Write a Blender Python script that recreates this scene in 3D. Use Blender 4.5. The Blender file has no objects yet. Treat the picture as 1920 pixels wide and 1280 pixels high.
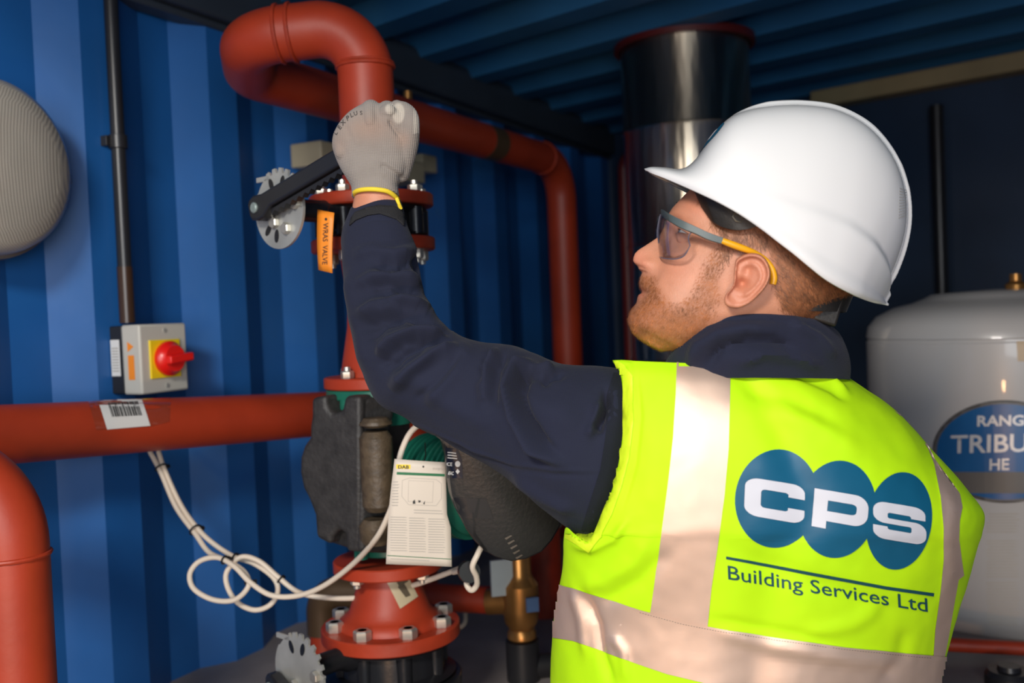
import bpy, bmesh, math, random
from mathutils import Vector, Matrix, noise
from mathutils.bvhtree import BVHTree
V = Vector
random.seed(7)
PI = math.pi
C = bpy.context.scene.collection
SC = bpy.context.scene

# ------------------------------------------------------------------ camera
F_PX = 1867.0
PITCH = math.radians(-1.56)
ROLL = 0.042
CAM = V((0, 0, 1.65))
FW = V((0, math.cos(PITCH), math.sin(PITCH)))
R0 = V((1, 0, 0)); U0 = R0.cross(FW)
CR = R0 * math.cos(ROLL) - U0 * math.sin(ROLL)
CU = U0 * math.cos(ROLL) + R0 * math.sin(ROLL)
cd = bpy.data.cameras.new('camera'); cam = bpy.data.objects.new('camera', cd); C.objects.link(cam)
cd.sensor_width = 36; cd.lens = 36 * F_PX / 1920
cd.clip_start = 0.02
m3 = Matrix((CR, CU, -FW)).transposed()
cam.matrix_world = Matrix.Translation(CAM) @ m3.to_4x4()
cd.dof.use_dof = True; cd.dof.focus_distance = 1.17; cd.dof.aperture_fstop = 4.0
SC.camera = cam

# ------------------------------------------------------------------ light
SC.view_settings.view_transform = 'Standard'
SC.view_settings.look = 'None'
SC.view_settings.gamma = 1
SC.view_settings.use_curve_mapping = False
SC.view_settings.exposure = 0.38
w = bpy.data.worlds.new('world'); SC.world = w; w.use_nodes = True
bg = w.node_tree.nodes['Background']
bg.inputs[0].default_value = (0.55, 0.66, 0.85, 1); bg.inputs[1].default_value = 0.22

def area(name, loc, target, size, sy, power, col, spread=180):
    l = bpy.data.lights.new(name, 'AREA'); l.shape = 'RECTANGLE'; l.size = size; l.size_y = sy
    l.energy = power; l.color = col; l.spread = math.radians(spread)
    o = bpy.data.objects.new(name, l); C.objects.link(o)
    o.location = loc
    o.rotation_euler = (V(target) - V(loc)).to_track_quat('-Z', 'Y').to_euler()
    return o
area('daylight_from_open_doors', (0.5, -2.6, 1.75), (0.1, 1.5, 1.65), 3.2, 1.3, 78, (0.92, 0.96, 1.0))
area('overhead_work_lamp', (-0.60, -0.75, 2.55), (0.15, 1.4, 1.2), 0.45, 0.3, 31, (1.0, 0.95, 0.88))
area('warm_work_lamp', (-0.25, -0.6, 0.95), (0.4, 1.4, 1.2), 0.12, 0.12, 4.5, (1.0, 0.52, 0.22))

# ------------------------------------------------------------------ helpers
def P(px, py, z):
    return CAM + (FW + CR * ((px - 960) / F_PX) - CU * ((py - 640) / F_PX)) * z
def ray(px, py):
    return (FW + CR * ((px - 960) / F_PX) - CU * ((py - 640) / F_PX))
def proj(p):
    d = p - CAM; z = d.dot(FW)
    return (960 + F_PX * d.dot(CR) / z, 640 - F_PX * d.dot(CU) / z, z)
def plane_hit(px, py, p0, n):
    r = ray(px, py); t = (p0 - CAM).dot(n) / r.dot(n)
    return CAM + r * t

def srgb(r, g, b):
    f = lambda c: (c / 255 / 12.92) if c <= 10 else ((c / 255 + 0.055) / 1.055) ** 2.4
    return (f(r), f(g), f(b), 1)

MATS = {}
def mat(name, col, rough=0.5, metal=0.0, var=0.12, vscale=6.0, bump=0.0, bscale=60.0, coat=0.0, spec=0.5, sheen=0.0, trans=0.0, alpha=1.0, dirt=None):
    if name in MATS: return MATS[name]
    m = bpy.data.materials.new(name); m.use_nodes = True; MATS[name] = m
    nt = m.node_tree; b = nt.nodes['Principled BSDF']; L = nt.links
    b.inputs['Roughness'].default_value = rough; b.inputs['Metallic'].default_value = metal
    b.inputs['Coat Weight'].default_value = coat; b.inputs['Specular IOR Level'].default_value = spec
    b.inputs['Sheen Weight'].default_value = sheen
    b.inputs['Transmission Weight'].default_value = trans; b.inputs['Alpha'].default_value = alpha
    tc = nt.nodes.new('ShaderNodeTexCoord')
    n = nt.nodes.new('ShaderNodeTexNoise'); n.inputs['Scale'].default_value = vscale; n.inputs['Detail'].default_value = 5
    L.new(tc.outputs['Object'], n.inputs['Vector'])
    cr = nt.nodes.new('ShaderNodeValToRGB')
    cr.color_ramp.elements[0].position = 0.3; cr.color_ramp.elements[1].position = 0.7
    cr.color_ramp.elements[0].color = tuple(c * (1 - var) for c in col[:3]) + (1,)
    cr.color_ramp.elements[1].color = tuple(min(1, c * (1 + var)) for c in col[:3]) + (1,)
    L.new(n.outputs['Fac'], cr.inputs['Fac'])
    out = cr.outputs['Color']
    if dirt:   # (colour, scale, threshold): scuffs with a shape of their own
        n2 = nt.nodes.new('ShaderNodeTexNoise'); n2.inputs['Scale'].default_value = dirt[1]; n2.inputs['Detail'].default_value = 8
        n2.inputs['Roughness'].default_value = 0.7
        L.new(tc.outputs['Object'], n2.inputs['Vector'])
        r2 = nt.nodes.new('ShaderNodeValToRGB'); r2.color_ramp.elements[0].position = dirt[2]; r2.color_ramp.elements[1].position = dirt[2] + 0.06
        L.new(n2.outputs['Fac'], r2.inputs['Fac'])
        mx = nt.nodes.new('ShaderNodeMix'); mx.data_type = 'RGBA'
        L.new(r2.outputs['Color'], mx.inputs['Factor']); L.new(out, mx.inputs['A']); mx.inputs['B'].default_value = dirt[0]
        out = mx.outputs['Result']
    L.new(out, b.inputs['Base Color'])
    if bump:
        n3 = nt.nodes.new('ShaderNodeTexNoise'); n3.inputs['Scale'].default_value = bscale; n3.inputs['Detail'].default_value = 4
        L.new(tc.outputs['Object'], n3.inputs['Vector'])
        bp = nt.nodes.new('ShaderNodeBump'); bp.inputs['Strength'].default_value = bump; bp.inputs['Distance'].default_value = 0.002
        L.new(n3.outputs['Fac'], bp.inputs['Height']); L.new(bp.outputs['Normal'], b.inputs['Normal'])
    return m

def fin(name, bm, m, parent=None, smooth=True, sharp=35, bevel=0.0, subsurf=0):
    me = bpy.data.meshes.new(name)
    bmesh.ops.recalc_face_normals(bm, faces=bm.faces)
    if smooth:
        lim = math.radians(sharp)
        for f in bm.faces: f.smooth = True
        for e in bm.edges:
            if len(e.link_faces) == 2 and e.calc_face_angle(0) > lim: e.smooth = False
    bm.to_mesh(me); bm.free()
    me.materials.append(m)
    o = bpy.data.objects.new(name, me); C.objects.link(o)
    if parent: put_under(o, parent)
    if bevel:
        b = o.modifiers.new('bevel', 'BEVEL'); b.width = bevel; b.segments = 3; b.limit_method = 'ANGLE'; b.angle_limit = math.radians(40)
    return o
def put_under(o, parent):
    o.parent = parent
    o.matrix_parent_inverse = Matrix.Translation(parent_loc(parent)).inverted()
def parent_loc(p):
    l = V(p.location)
    return l if not p.parent else (l if p.type != 'EMPTY' else l)
def thing(name, label, cat, loc=(0, 0, 0), group=None):
    o = bpy.data.objects.new(name, None); C.objects.link(o); o.location = loc
    o.empty_display_size = 0.05
    o['label'] = label; o['category'] = cat
    if group: o['group'] = group
    return o
def tag(o, label, cat, group=None):
    o['label'] = label; o['category'] = cat
    if group: o['group'] = group
    return o
def struct(o):
    o['kind'] = 'structure'; return o

def ortho(d, hint=V((0, 0, 1))):
    d = d.normalized()
    if abs(d.dot(hint)) > 0.98: hint = V((0, 1, 0))
    a = hint.cross(d).normalized(); b = d.cross(a)
    return a, b
def add_rings(bm, rings, cap=True, closed=True, loop=False):
    vs = [[bm.verts.new(p) for p in r] for r in rings]
    n = len(vs[0])
    rng = range(len(vs)) if loop else range(len(vs) - 1)
    for i in rng:
        a, b = vs[i], vs[(i + 1) % len(vs)]
        for j in range(n if closed else n - 1):
            k = (j + 1) % n
            bm.faces.new((a[j], a[k], b[k], b[j]))
    if cap and closed and not loop:
        bm.faces.new(vs[0][::-1]); bm.faces.new(vs[-1])
    return vs
def add_tube(bm, pts, r, n=16, cap=True, loop=False):
    pts = [V(p) for p in pts]; rs = r if isinstance(r, (list, tuple)) else [r] * len(pts)
    t = (pts[1] - pts[0]).normalized(); a, b = ortho(t)
    rings = []
    for i, p in enumerate(pts):
        if loop: tn = (pts[(i + 1) % len(pts)] - pts[i - 1]).normalized()
        else: tn = ((pts[min(i + 1, len(pts) - 1)] - pts[max(i - 1, 0)])).normalized()
        q = t.rotation_difference(tn); a = q @ a; b = q @ b; t = tn
        rings.append([p + (a * math.cos(k * 2 * PI / n) + b * math.sin(k * 2 * PI / n)) * rs[i] for k in range(n)])
    add_rings(bm, rings, cap=cap, loop=loop)
def add_lathe(bm, prof, base, axis=V((0, 0, 1)), n=32, cap=True, hint=V((0, 1, 0))):
    axis = V(axis).normalized(); a, b = ortho(axis, hint)
    rings = [[V(base) + axis * h + (a * math.cos(k * 2 * PI / n) + b * math.sin(k * 2 * PI / n)) * r for k in range(n)] for r, h in prof]
    add_rings(bm, rings, cap=cap)
def add_box(bm, c, ax, ay, az):
    """centre and three half-extent vectors"""
    c, ax, ay, az = V(c), V(ax), V(ay), V(az)
    vs = [bm.verts.new(c + ax * i + ay * j + az * k) for i in (-1, 1) for j in (-1, 1) for k in (-1, 1)]
    for f in ((0, 1, 3, 2), (4, 6, 7, 5), (0, 4, 5, 1), (2, 3, 7, 6), (0, 2, 6, 4), (1, 5, 7, 3)):
        bm.faces.new([vs[i] for i in f])
def add_prism(bm, pts, d):
    """pts a planar outline, d the extrusion vector"""
    a = [bm.verts.new(p) for p in pts]; b = [bm.verts.new(V(p) + V(d)) for p in pts]
    n = len(a)
    for i in range(n): bm.faces.new((a[i], a[(i + 1) % n], b[(i + 1) % n], b[i]))
    bm.faces.new(a[::-1]); bm.faces.new(b)
def add_sphere(bm, c, r, seg=24, rings=14, scale=(1, 1, 1)):
    res = bmesh.ops.create_uvsphere(bm, u_segments=seg, v_segments=rings, radius=r)
    for v in res['verts']: v.co = V((v.co.x * scale[0], v.co.y * scale[1], v.co.z * scale[2])) + V(c)
def add_hex(bm, c, axis, r, h):
    axis = V(axis).normalized()
    add_lathe(bm, [(r * 0.93, 0), (r, h * 0.12), (r, h * 0.85), (r * 0.85, h)], c, axis, 6)
def fillet(pts, rad, seg=10):
    pts = [V(p) for p in pts]; out = [pts[0]]
    for i in range(1, len(pts) - 1):
        r = rad[i - 1] if isinstance(rad, (list, tuple)) else rad
        a = (pts[i - 1] - pts[i]).normalized(); b = (pts[i + 1] - pts[i]).normalized()
        ang = a.angle(b); t = r / math.tan(ang / 2)
        t = min(t, (pts[i - 1] - pts[i]).length * .49, (pts[i + 1] - pts[i]).length * .49); r = t * math.tan(ang / 2)
        cdir = (a + b).normalized(); c = pts[i] + cdir * (r / math.sin(ang / 2))
        s = pts[i] + a * t - c; e = pts[i] + b * t - c; w = s.angle(e)
        for k in range(seg + 1):
            f = k / seg
            out.append(c + (s * math.sin((1 - f) * w) + e * math.sin(f * w)) / math.sin(w))
    out.append(pts[-1]); return out
def crom(vals, n):
    """catmull-rom resample a list of tuples to n samples"""
    m = len(vals) - 1; out = []
    for i in range(n):
        t = i * m / (n - 1); k = min(int(t), m - 1); f = t - k
        p = [vals[max(k - 1, 0)], vals[k], vals[k + 1], vals[min(k + 2, m)]]
        out.append(tuple(0.5 * (2 * b + (c - a) * f + (2 * a - 5 * b + 4 * c - d) * f * f + (3 * b - a - 3 * c + d) * f ** 3) for a, b, c, d in zip(*p)))
    return out
def lerp_tab(tab, x):
    if x <= tab[0][0]: return tab[0][1]
    for (a, va), (b, vb) in zip(tab, tab[1:]):
        if x <= b: return va + (vb - va) * (x - a) / (b - a)
    return tab[-1][1]
def smooth_tab(tab, x):
    """cosine-free smooth: average of nearby lookups"""
    w = (tab[-1][0] - tab[0][0]) * 0.018
    return sum(lerp_tab(tab, x + w * k) for k in (-2, -1, 0, 1, 2)) / 5
def inside(poly, x, y):
    c = False; n = len(poly)
    for i in range(n):
        x1, y1 = poly[i]; x2, y2 = poly[i - 1]
        if (y1 > y) != (y2 > y) and x < (x2 - x1) * (y - y1) / (y2 - y1) + x1: c = not c
    return c
def seg_dist(poly, x, y):
    best = 1e9; tt = 0
    n = len(poly) - 1
    for i in range(n):
        ax, ay = poly[i]; bx, by = poly[i + 1]
        dx, dy = bx - ax, by - ay; L = dx * dx + dy * dy
        t = max(0, min(1, ((x - ax) * dx + (y - ay) * dy) / L)) if L else 0
        d = math.hypot(x - ax - t * dx, y - ay - t * dy)
        if d < best: best = d; tt = (i + t) / n
    return best, tt
def sdist(poly, x, y):
    d, _ = seg_dist(poly + [poly[0]], x, y)
    return d if inside(poly, x, y) else -d
def folds(pt, n, fl):
    """push a surface point along its normal by the cloth folds traced around it"""
    x, y, z = proj(pt)
    if n.dot(FW) > 0.25: return pt
    h = 0
    for poly, wd, ht in fl:
        x0 = min(p[0] for p in poly) - 3 * wd; x1 = max(p[0] for p in poly) + 3 * wd
        if x < x0 or x > x1: continue
        d, t = seg_dist(poly, x, y)
        if d < 3 * wd:
            h += ht * math.exp(-(d / wd) ** 2) * min(1, 5 * min(t, 1 - t) + 0.15)
    return pt + n * h
def apply_folds(bm, fl):
    bmesh.ops.recalc_face_normals(bm, faces=bm.faces); bm.normal_update()
    ns = [(v, v.normal.copy()) for v in bm.verts]
    for v, n in ns: v.co = folds(v.co, n, fl)
def bvh_of(*objs):
    bm = bmesh.new()
    for o in objs:
        t = bmesh.new(); t.from_mesh(o.data)
        me = bpy.data.meshes.new('tmp'); t.to_mesh(me); t.free(); bm.from_mesh(me); bpy.data.meshes.remove(me)
    bmesh.ops.triangulate(bm, faces=bm.faces)
    b = BVHTree.FromBMesh(bm); bm.free(); return b

# ---- flat shapes laid on curved surfaces (prints, tapes, labels)
def flat_polys(polys):
    """list of outlines -> bmesh in the flat plane"""
    bm = bmesh.new()
    for p in polys:
        vs = [bm.verts.new((x, y, 0)) for x, y in p]
        bm.faces.new(vs)
    return bm
def flat_text(s, size=1.0, bold=0.0, align='LEFT', space=1.0):
    cu = bpy.data.curves.new('t', 'FONT'); cu.body = s; cu.size = size; cu.offset = bold; cu.resolution_u = 3
    cu.align_x = align; cu.space_character = space
    o = bpy.data.objects.new('t', cu); C.objects.link(o)
    dg = bpy.context.evaluated_depsgraph_get(); me = bpy.data.meshes.new_from_object(o.evaluated_get(dg))
    bpy.data.objects.remove(o); bpy.data.curves.remove(cu)
    bm = bmesh.new(); bm.from_mesh(me); bpy.data.meshes.remove(me)
    return bm
def dice(bm, step):
    bmesh.ops.triangulate(bm, faces=[f for f in bm.faces if len(f.verts) > 4])
    if not bm.verts: return
    for ax in (0, 1):
        lo = min(v.co[ax] for v in bm.verts); hi = max(v.co[ax] for v in bm.verts)
        k = math.floor(lo / step) + 1
        while k * step < hi:
            co = V((0, 0, 0)); co[ax] = k * step; no = V((0, 0, 0)); no[ax] = 1
            bmesh.ops.bisect_plane(bm, geom=bm.verts[:] + bm.edges[:] + bm.faces[:], dist=1e-6, plane_co=co, plane_no=no)
            k += 1
def drape(name, bm, m, bvh, parent=None, off=0.0008, step=8, fn=None, origin=None, thick=0.0):
    """bm lies in photo-plane coordinates (after fn); its points are laid on the surface bvh"""
    if fn:
        for v in bm.verts: v.co.x, v.co.y = fn(v.co.x, v.co.y)
    dice(bm, step)
    kill = []
    for v in bm.verts:
        d = ray(v.co.x, v.co.y).normalized()
        hit, n, i, dist = bvh.ray_cast(CAM, d)
        if hit is None: kill.append(v); continue
        if n.dot(d) > 0: n = -n
        v.co = hit + n * off
    if kill: bmesh.ops.delete(bm, geom=kill, context='VERTS')
    for f in bm.faces: f.smooth = True
    me = bpy.data.meshes.new(name); bm.to_mesh(me)
    # orient to the viewer's side
    bm.normal_update()
    s = sum(f.normal.dot(f.calc_center_median() - CAM) for f in bm.faces)
    if s > 0:
        bmesh.ops.reverse_faces(bm, faces=bm.faces); bm.to_mesh(me)
    bm.free(); me.materials.append(m)
    o = bpy.data.objects.new(name, me); C.objects.link(o)
    if thick:
        sm = o.modifiers.new('thickness', 'SOLIDIFY'); sm.thickness = thick; sm.offset = 1
    if parent: put_under(o, parent)
    return o
def remeshed(bm, voxel, smooth=6, fac=0.5):
    me = bpy.data.meshes.new('r'); bmesh.ops.recalc_face_normals(bm, faces=bm.faces); bm.to_mesh(me); bm.free()
    o = bpy.data.objects.new('r', me); C.objects.link(o)
    r = o.modifiers.new('r', 'REMESH'); r.mode = 'VOXEL'; r.voxel_size = voxel
    if smooth:
        s = o.modifiers.new('s', 'SMOOTH'); s.iterations = smooth; s.factor = fac
    dg = bpy.context.evaluated_depsgraph_get(); out = bpy.data.meshes.new_from_object(o.evaluated_get(dg))
    bpy.data.objects.remove(o); bpy.data.meshes.remove(me)
    b = bmesh.new(); b.from_mesh(out); bpy.data.meshes.remove(out)
    return b
# ------------------------------------------------------------------ materials
def wall_paint(name, base, scuff):
    return mat(name, base, rough=0.42, var=0.16, vscale=3.0, bump=0.25, bscale=18, dirt=(scuff, 9, 0.66))
M_WALL = wall_paint('blue_container_paint', (0.012, 0.105, 0.34, 1), (0.03, 0.12, 0.30, 1))
M_CEIL = mat('blue_ceiling_paint', (0.024, 0.13, 0.28, 1), rough=.6, spec=.25, var=.16, vscale=3, bump=.25, bscale=18)

M_RAIL = mat('dark_rail_paint', (0.035, 0.045, 0.06, 1), rough=0.5, bump=0.2, bscale=30)
M_BEIGE = mat('beige_rail_paint', (0.30, 0.24, 0.13, 1), rough=0.5, bump=0.2, bscale=30)
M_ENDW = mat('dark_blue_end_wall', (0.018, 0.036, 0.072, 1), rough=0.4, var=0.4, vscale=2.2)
M_PLINTH = mat('grey_brown_floor', (0.27, 0.235, 0.22, 1), rough=0.6, var=0.18, vscale=7, bump=0.3, bscale=40)
M_GROUND = mat('ground_concrete', (0.2, 0.19, 0.18, 1), rough=0.9, var=0.2, vscale=4)
M_RED = mat('red_oxide_paint', (0.37, 0.036, 0.010, 1), rough=0.48, var=0.14, vscale=9, bump=0.12, bscale=90, dirt=((0.5, 0.12, 0.07, 1), 16, 0.70))
M_RED2 = mat('red_oxide_scuffed', (0.37, 0.036, 0.010, 1), rough=0.5, var=0.22, vscale=14, bump=0.3, bscale=50, dirt=((0.10, 0.02, 0.012, 1), 22, 0.66))
M_DULL = mat('dull_unpainted_joint', (0.10, 0.06, 0.03, 1), rough=0.5, metal=0.3)
M_BLK = mat('black_painted_iron', (0.012, 0.012, 0.014, 1), rough=0.3, bump=0.25, bscale=50)
M_BPL = mat('black_plastic', (0.016, 0.016, 0.018, 1), rough=0.35)
M_FOAM = mat('black_insulation_foam', (0.028, 0.026, 0.025, 1), rough=0.55, var=0.3, vscale=50, bump=0.5, bscale=160)
M_HEAD = mat('black_control_head_plastic', (0.02, 0.02, 0.02, 1), rough=0.4, var=0.2, bump=0.2, bscale=200)
M_GRN = mat('green_cast_iron', (0.01, 0.13, 0.085, 1), rough=0.4)
M_ZINC = mat('zinc_plate', (0.52, 0.52, 0.48, 1), rough=0.42, metal=0.55, var=0.15, vscale=20)
M_BOLT = mat('zinc_bolt', (0.6, 0.57, 0.5, 1), rough=0.35, metal=0.75)
M_BRASS = mat('brass', (0.50, 0.24, 0.07, 1), rough=0.35, metal=0.8, var=0.3, vscale=15)
M_CABLE = mat('cream_cable_sheath', (0.72, 0.62, 0.50, 1), rough=0.45, var=0.05)
M_TIE = mat('black_cable_tie', (0.012, 0.012, 0.012, 1), rough=0.4)
M_PAPER = mat('white_paper', (0.68, 0.60, 0.50, 1), rough=0.5, var=0.03)
M_LABEL = mat('white_label', (0.72, 0.71, 0.68, 1), rough=0.35, var=0.05)
M_INK = mat('black_ink', (0.02, 0.02, 0.02, 1), rough=0.6)
M_GINK = mat('grey_ink', (0.42, 0.38, 0.33, 1), rough=0.6)
M_GRINK = mat('green_ink', (0.01, 0.14, 0.05, 1), rough=0.6)
M_YELLOW = mat('yellow_plate', (0.85, 0.62, 0.01, 1), rough=0.4, var=0.04)
M_SWRED = mat('red_switch_plastic', (0.75, 0.012, 0.008, 1), rough=0.3, var=0.03)
M_GREYPL = mat('light_grey_plastic', (0.52, 0.50, 0.44, 1), rough=0.45, var=0.05)
M_ORANGE = mat('orange_tag_card', (0.85, 0.26, 0.02, 1), rough=0.5, var=0.06)
M_BEIGEPL = mat('beige_plastic_box', (0.46, 0.40, 0.27, 1), rough=0.5)
M_TANK = mat('tank_enamel', (0.50, 0.48, 0.46, 1), rough=0.3, var=0.04, vscale=3, coat=0.3)
M_TBLUE = mat('badge_blue', (0.008, 0.10, 0.28, 1), rough=0.3, var=0.15)
M_TGREY = mat('badge_grey', (0.12, 0.11, 0.10, 1), rough=0.4)
M_SILVER = mat('badge_silver', (0.62, 0.62, 0.62, 1), rough=0.35, metal=0.2)
M_COPPER = mat('brown_cable_core', (0.30, 0.12, 0.04, 1), rough=0.4)

def steel_flue():
    m = mat('bright_flue_steel', (0.60, 0.50, 0.38, 1), rough=0.30, metal=1.0, var=0.1, vscale=5)
    nt = m.node_tree; b = nt.nodes['Principled BSDF']; L = nt.links
    tc = nt.nodes.new('ShaderNodeTexCoord'); mp = nt.nodes.new('ShaderNodeMapping'); mp.inputs['Scale'].default_value = (14, 14, 3)
    n = nt.nodes.new('ShaderNodeTexNoise'); n.inputs['Scale'].default_value = 1.6; n.inputs['Detail'].default_value = 2
    bp = nt.nodes.new('ShaderNodeBump'); bp.inputs['Strength'].default_value = 0.35; bp.inputs['Distance'].default_value = 0.01
    tg_ = nt.nodes.new('ShaderNodeTangent'); tg_.direction_type = 'RADIAL'; tg_.axis = 'Z'; b.inputs['Anisotropic'].default_value = .85; b.inputs['Anisotropic Rotation'].default_value = .25; L.new(tg_.outputs[0], b.inputs['Tangent'])
    L.new(tc.outputs['Object'], mp.inputs[0]); L.new(mp.outputs[0], n.inputs['Vector']); L.new(n.outputs['Fac'], bp.inputs['Height']); L.new(bp.outputs[0], b.inputs['Normal'])
    return m
M_FLUE = steel_flue()
def prismatic(name, col, scale):
    m = mat(name, col, rough=0.22, var=0.06, vscale=8, coat=0.3)
    nt = m.node_tree; b = nt.nodes['Principled BSDF']; L = nt.links
    tc = nt.nodes.new('ShaderNodeTexCoord'); acc = None
    for k in ('X', 'Z'):
        wv = nt.nodes.new('ShaderNodeTexWave'); wv.bands_direction = k; wv.inputs['Scale'].default_value = scale
        L.new(tc.outputs['Object'], wv.inputs['Vector'])
        if acc is None: acc = wv.outputs['Fac']
        else:
            mt = nt.nodes.new('ShaderNodeMath'); mt.operation = 'ADD'; L.new(acc, mt.inputs[0]); L.new(wv.outputs['Fac'], mt.inputs[1]); acc = mt.outputs[0]
    bp = nt.nodes.new('ShaderNodeBump'); bp.inputs['Strength'].default_value = 0.35; bp.inputs['Distance'].default_value = 0.0012
    L.new(acc, bp.inputs['Height']); L.new(bp.outputs[0], b.inputs['Normal'])
    return m
M_DIFF = prismatic('prismatic_diffuser', (0.36, 0.33, 0.28, 1), 130)

# ------------------------------------------------------------------ the container
A0 = -1.6; SL = 0.503                       # left wall: X = A0 + SL * Y
WD = V((SL, 1, 0)).normalized()             # along the wall, away from us
WN = V((WD.y, -WD.x, 0))                    # out of the wall, into the room
W0 = V((A0, 0, 0))
ZC = 1.65 + 0.70; ZF = 1.65 - 0.68
CORNER = 4.0                                # Y of the far corner
def wallp(s, off, z): return W0 + WD * s + WN * off + V((0, 0, z))
def on_wall(px, py, off=0.0): return plane_hit(px, py, W0 + WN * off, WN)
def wall_s(p): return (p - W0).dot(WD)
S_C = wall_s(V((A0 + SL * CORNER, CORNER, 0)))
S_LO = -0.6
# trapezoid ribs: rising face, crest, falling face, trough
PITCHW = 0.3045; DEP = 0.042
_s = [wall_s(on_wall(px, 900, o)) for px, o in ((105, -DEP), (192, 0), (258, 0), (299, -DEP), (355, -DEP))]
s_ref = _s[0]; PITCHW = _s[4] - _s[0]; FRAC = tuple((b - a) / PITCHW for a, b in zip(_s, _s[1:])); print('PITCH', PITCHW, FRAC)
def corr_profile(s0, s1, ref, pitch, fr=(0.29, 0.23, 0.25, 0.23)):
    pts = []; k = math.floor((s0 - ref) / pitch) - 1
    while ref + k * pitch < s1 + pitch:
        b = ref + k * pitch
        pts += [(b, 0), (b + fr[0] * pitch, 1), (b + (fr[0] + fr[1]) * pitch, 1), (b + (fr[0] + fr[1] + fr[2]) * pitch, 0)]
        k += 1
    return [p for p in pts if s0 <= p[0] <= s1]
bm = bmesh.new()
prof = corr_profile(S_LO, S_C, s_ref, PITCHW, FRAC)
zs = [ZF - 0.02 + (ZC + 0.02 - ZF) * k / 6 for k in range(7)]
for sgn in (0,):
    vs = [[bm.verts.new(wallp(s, -DEP * (1 - h), z)) for z in zs] for s, h in prof]
    for a, b in zip(vs, vs[1:]):
        for j in range(6): bm.faces.new((a[j], b[j], b[j + 1], a[j + 1]))
o = fin('wall_left', bm, M_WALL, smooth=False); sm = o.modifiers.new('t', 'SOLIDIFY'); sm.thickness = 0.004; struct(o)
bm = bmesh.new()      # the opposite side wall, outside the frame to the right
vs = [[bm.verts.new(wallp(s, 2.36 + DEP * (1 - h), z)) for z in (ZF - .02, ZC + .02)] for s, h in corr_profile(0.2, S_C + .2, s_ref, PITCHW)]
for a, b in zip(vs, vs[1:]): bm.faces.new((a[0], b[0], b[1], a[1]))
o = fin('wall_right', bm, M_WALL, smooth=False); sm = o.modifiers.new('t', 'SOLIDIFY'); sm.thickness = 0.004; struct(o)
# the rails along its top
bm = bmesh.new()
def rail_box(bm, s0, s1, o0, o1, z0, z1):
    c = wallp((s0 + s1) / 2, (o0 + o1) / 2, (z0 + z1) / 2)
    add_box(bm, c, WD * (s1 - s0) / 2, WN * (o1 - o0) / 2, V((0, 0, (z1 - z0) / 2)))
rail_box(bm, S_LO, S_C, -0.03, 0.035, ZC - 0.085, ZC + 0.02)
rail_box(bm, S_LO, S_C, -0.03, 0.015, ZC - 0.10, ZC - 0.085)
struct(fin('trim_1', bm, M_RAIL, bevel=0.006))
# ceiling: ribs run across the container
VPX = -1062.0
cross = ray(VPX, 589 + 0.042 * (960 - VPX)); cross.z = 0; cross = -cross.normalized()     # direction of the ribs, to the right
cn = V((-cross.y, cross.x, 0)); cn = cn if cn.y > 0 else -cn
bm = bmesh.new()
def ceil_prof(t0, t1, pitch, ref): return corr_profile(t0, t1, ref, pitch, (0.16, 0.30, 0.20, 0.34))
cp = ceil_prof(-0.2, 6.2, 0.272, cn.dot(plane_hit(1000, 17, V((0, 0, ZC + .02)), V((0, 0, 1)))) - .022)
base = V((0, 0.0, 0))
for a_, rows in ((0, None),):
    vs = [[bm.verts.new(base + cn * t + cross * u + V((0, 0, ZC + 0.045 * (1 - h)))) for u in (-3.2, -1, 1, 3.4)] for t, h in cp]
    for a, b in zip(vs, vs[1:]):
        for j in range(3): bm.faces.new((a[j], a[j + 1], b[j + 1], b[j]))
o = fin('ceiling', bm, M_CEIL, smooth=False); sm = o.modifiers.new('t', 'SOLIDIFY'); sm.thickness = 0.004; struct(o)
# end wall with its beige header
EC = V((A0 + SL * CORNER, CORNER, 0))
ED = (plane_hit(1710, 160, V((0, 0, ZC - .02)), V((0, 0, 1))) - V((EC.x, EC.y, ZC - .02)))
ED = V((cross.x, cross.y, 0)).normalized()
EN = V((ED.y, -ED.x, 0)); EN = EN if EN.y < 0 else -EN
def endp(t, off, z): return EC + ED * t + EN * off + V((0, 0, z))
def on_end(px, py, off=0.0): return plane_hit(px, py, EC + EN * off, EN)
bm = bmesh.new()
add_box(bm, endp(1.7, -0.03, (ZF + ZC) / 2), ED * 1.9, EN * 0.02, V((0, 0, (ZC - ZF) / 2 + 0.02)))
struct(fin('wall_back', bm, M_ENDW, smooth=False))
bm = bmesh.new()
add_box(bm, endp(2.25, 0.03, ZC - 0.028), ED * 1.35, EN * 0.04, V((0, 0, 0.028)))
struct(fin('trim_2', bm, M_BEIGE, bevel=0.006))
bm = bmesh.new()   # floor of the container, a raised deck with a front edge
fl = [wallp(-1.0, 0.0, 0), wallp(S_C, -0.0, 0), endp(3.6, 0, 0)]
front = 2.02
q = [V((A0 + SL * 1.1 - 0.05, 1.1, 0)), V((EC.x - .05, EC.y + .03, 0)), endp(3.6, 0, 0), V((3.2, 1.45, 0)), V((0.45, 1.45, 0)), V((-0.4, 1.45, 0)), V((-0.7, 1.1, 0))]
add_prism(bm, [p + V((0, 0, ZF - 0.12)) for p in q], V((0, 0, 0.12)))
struct(fin('floor', bm, M_PLINTH, smooth=False))
bm = bmesh.new(); add_box(bm, (0.5, 1.5, -0.05), V((6, 0, 0)), V((0, 6, 0)), V((0, 0, 0.05)))
o = struct(fin('floor', bm, M_GROUND, smooth=False))
bm = bmesh.new()   # skirting of the raised deck down to the ground
add_prism(bm, [V((p.x, p.y, 0.0)) for p in q], V((0, 0, ZF - 0.12)))
struct(fin('trim_3', bm, M_RAIL, smooth=False))

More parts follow.
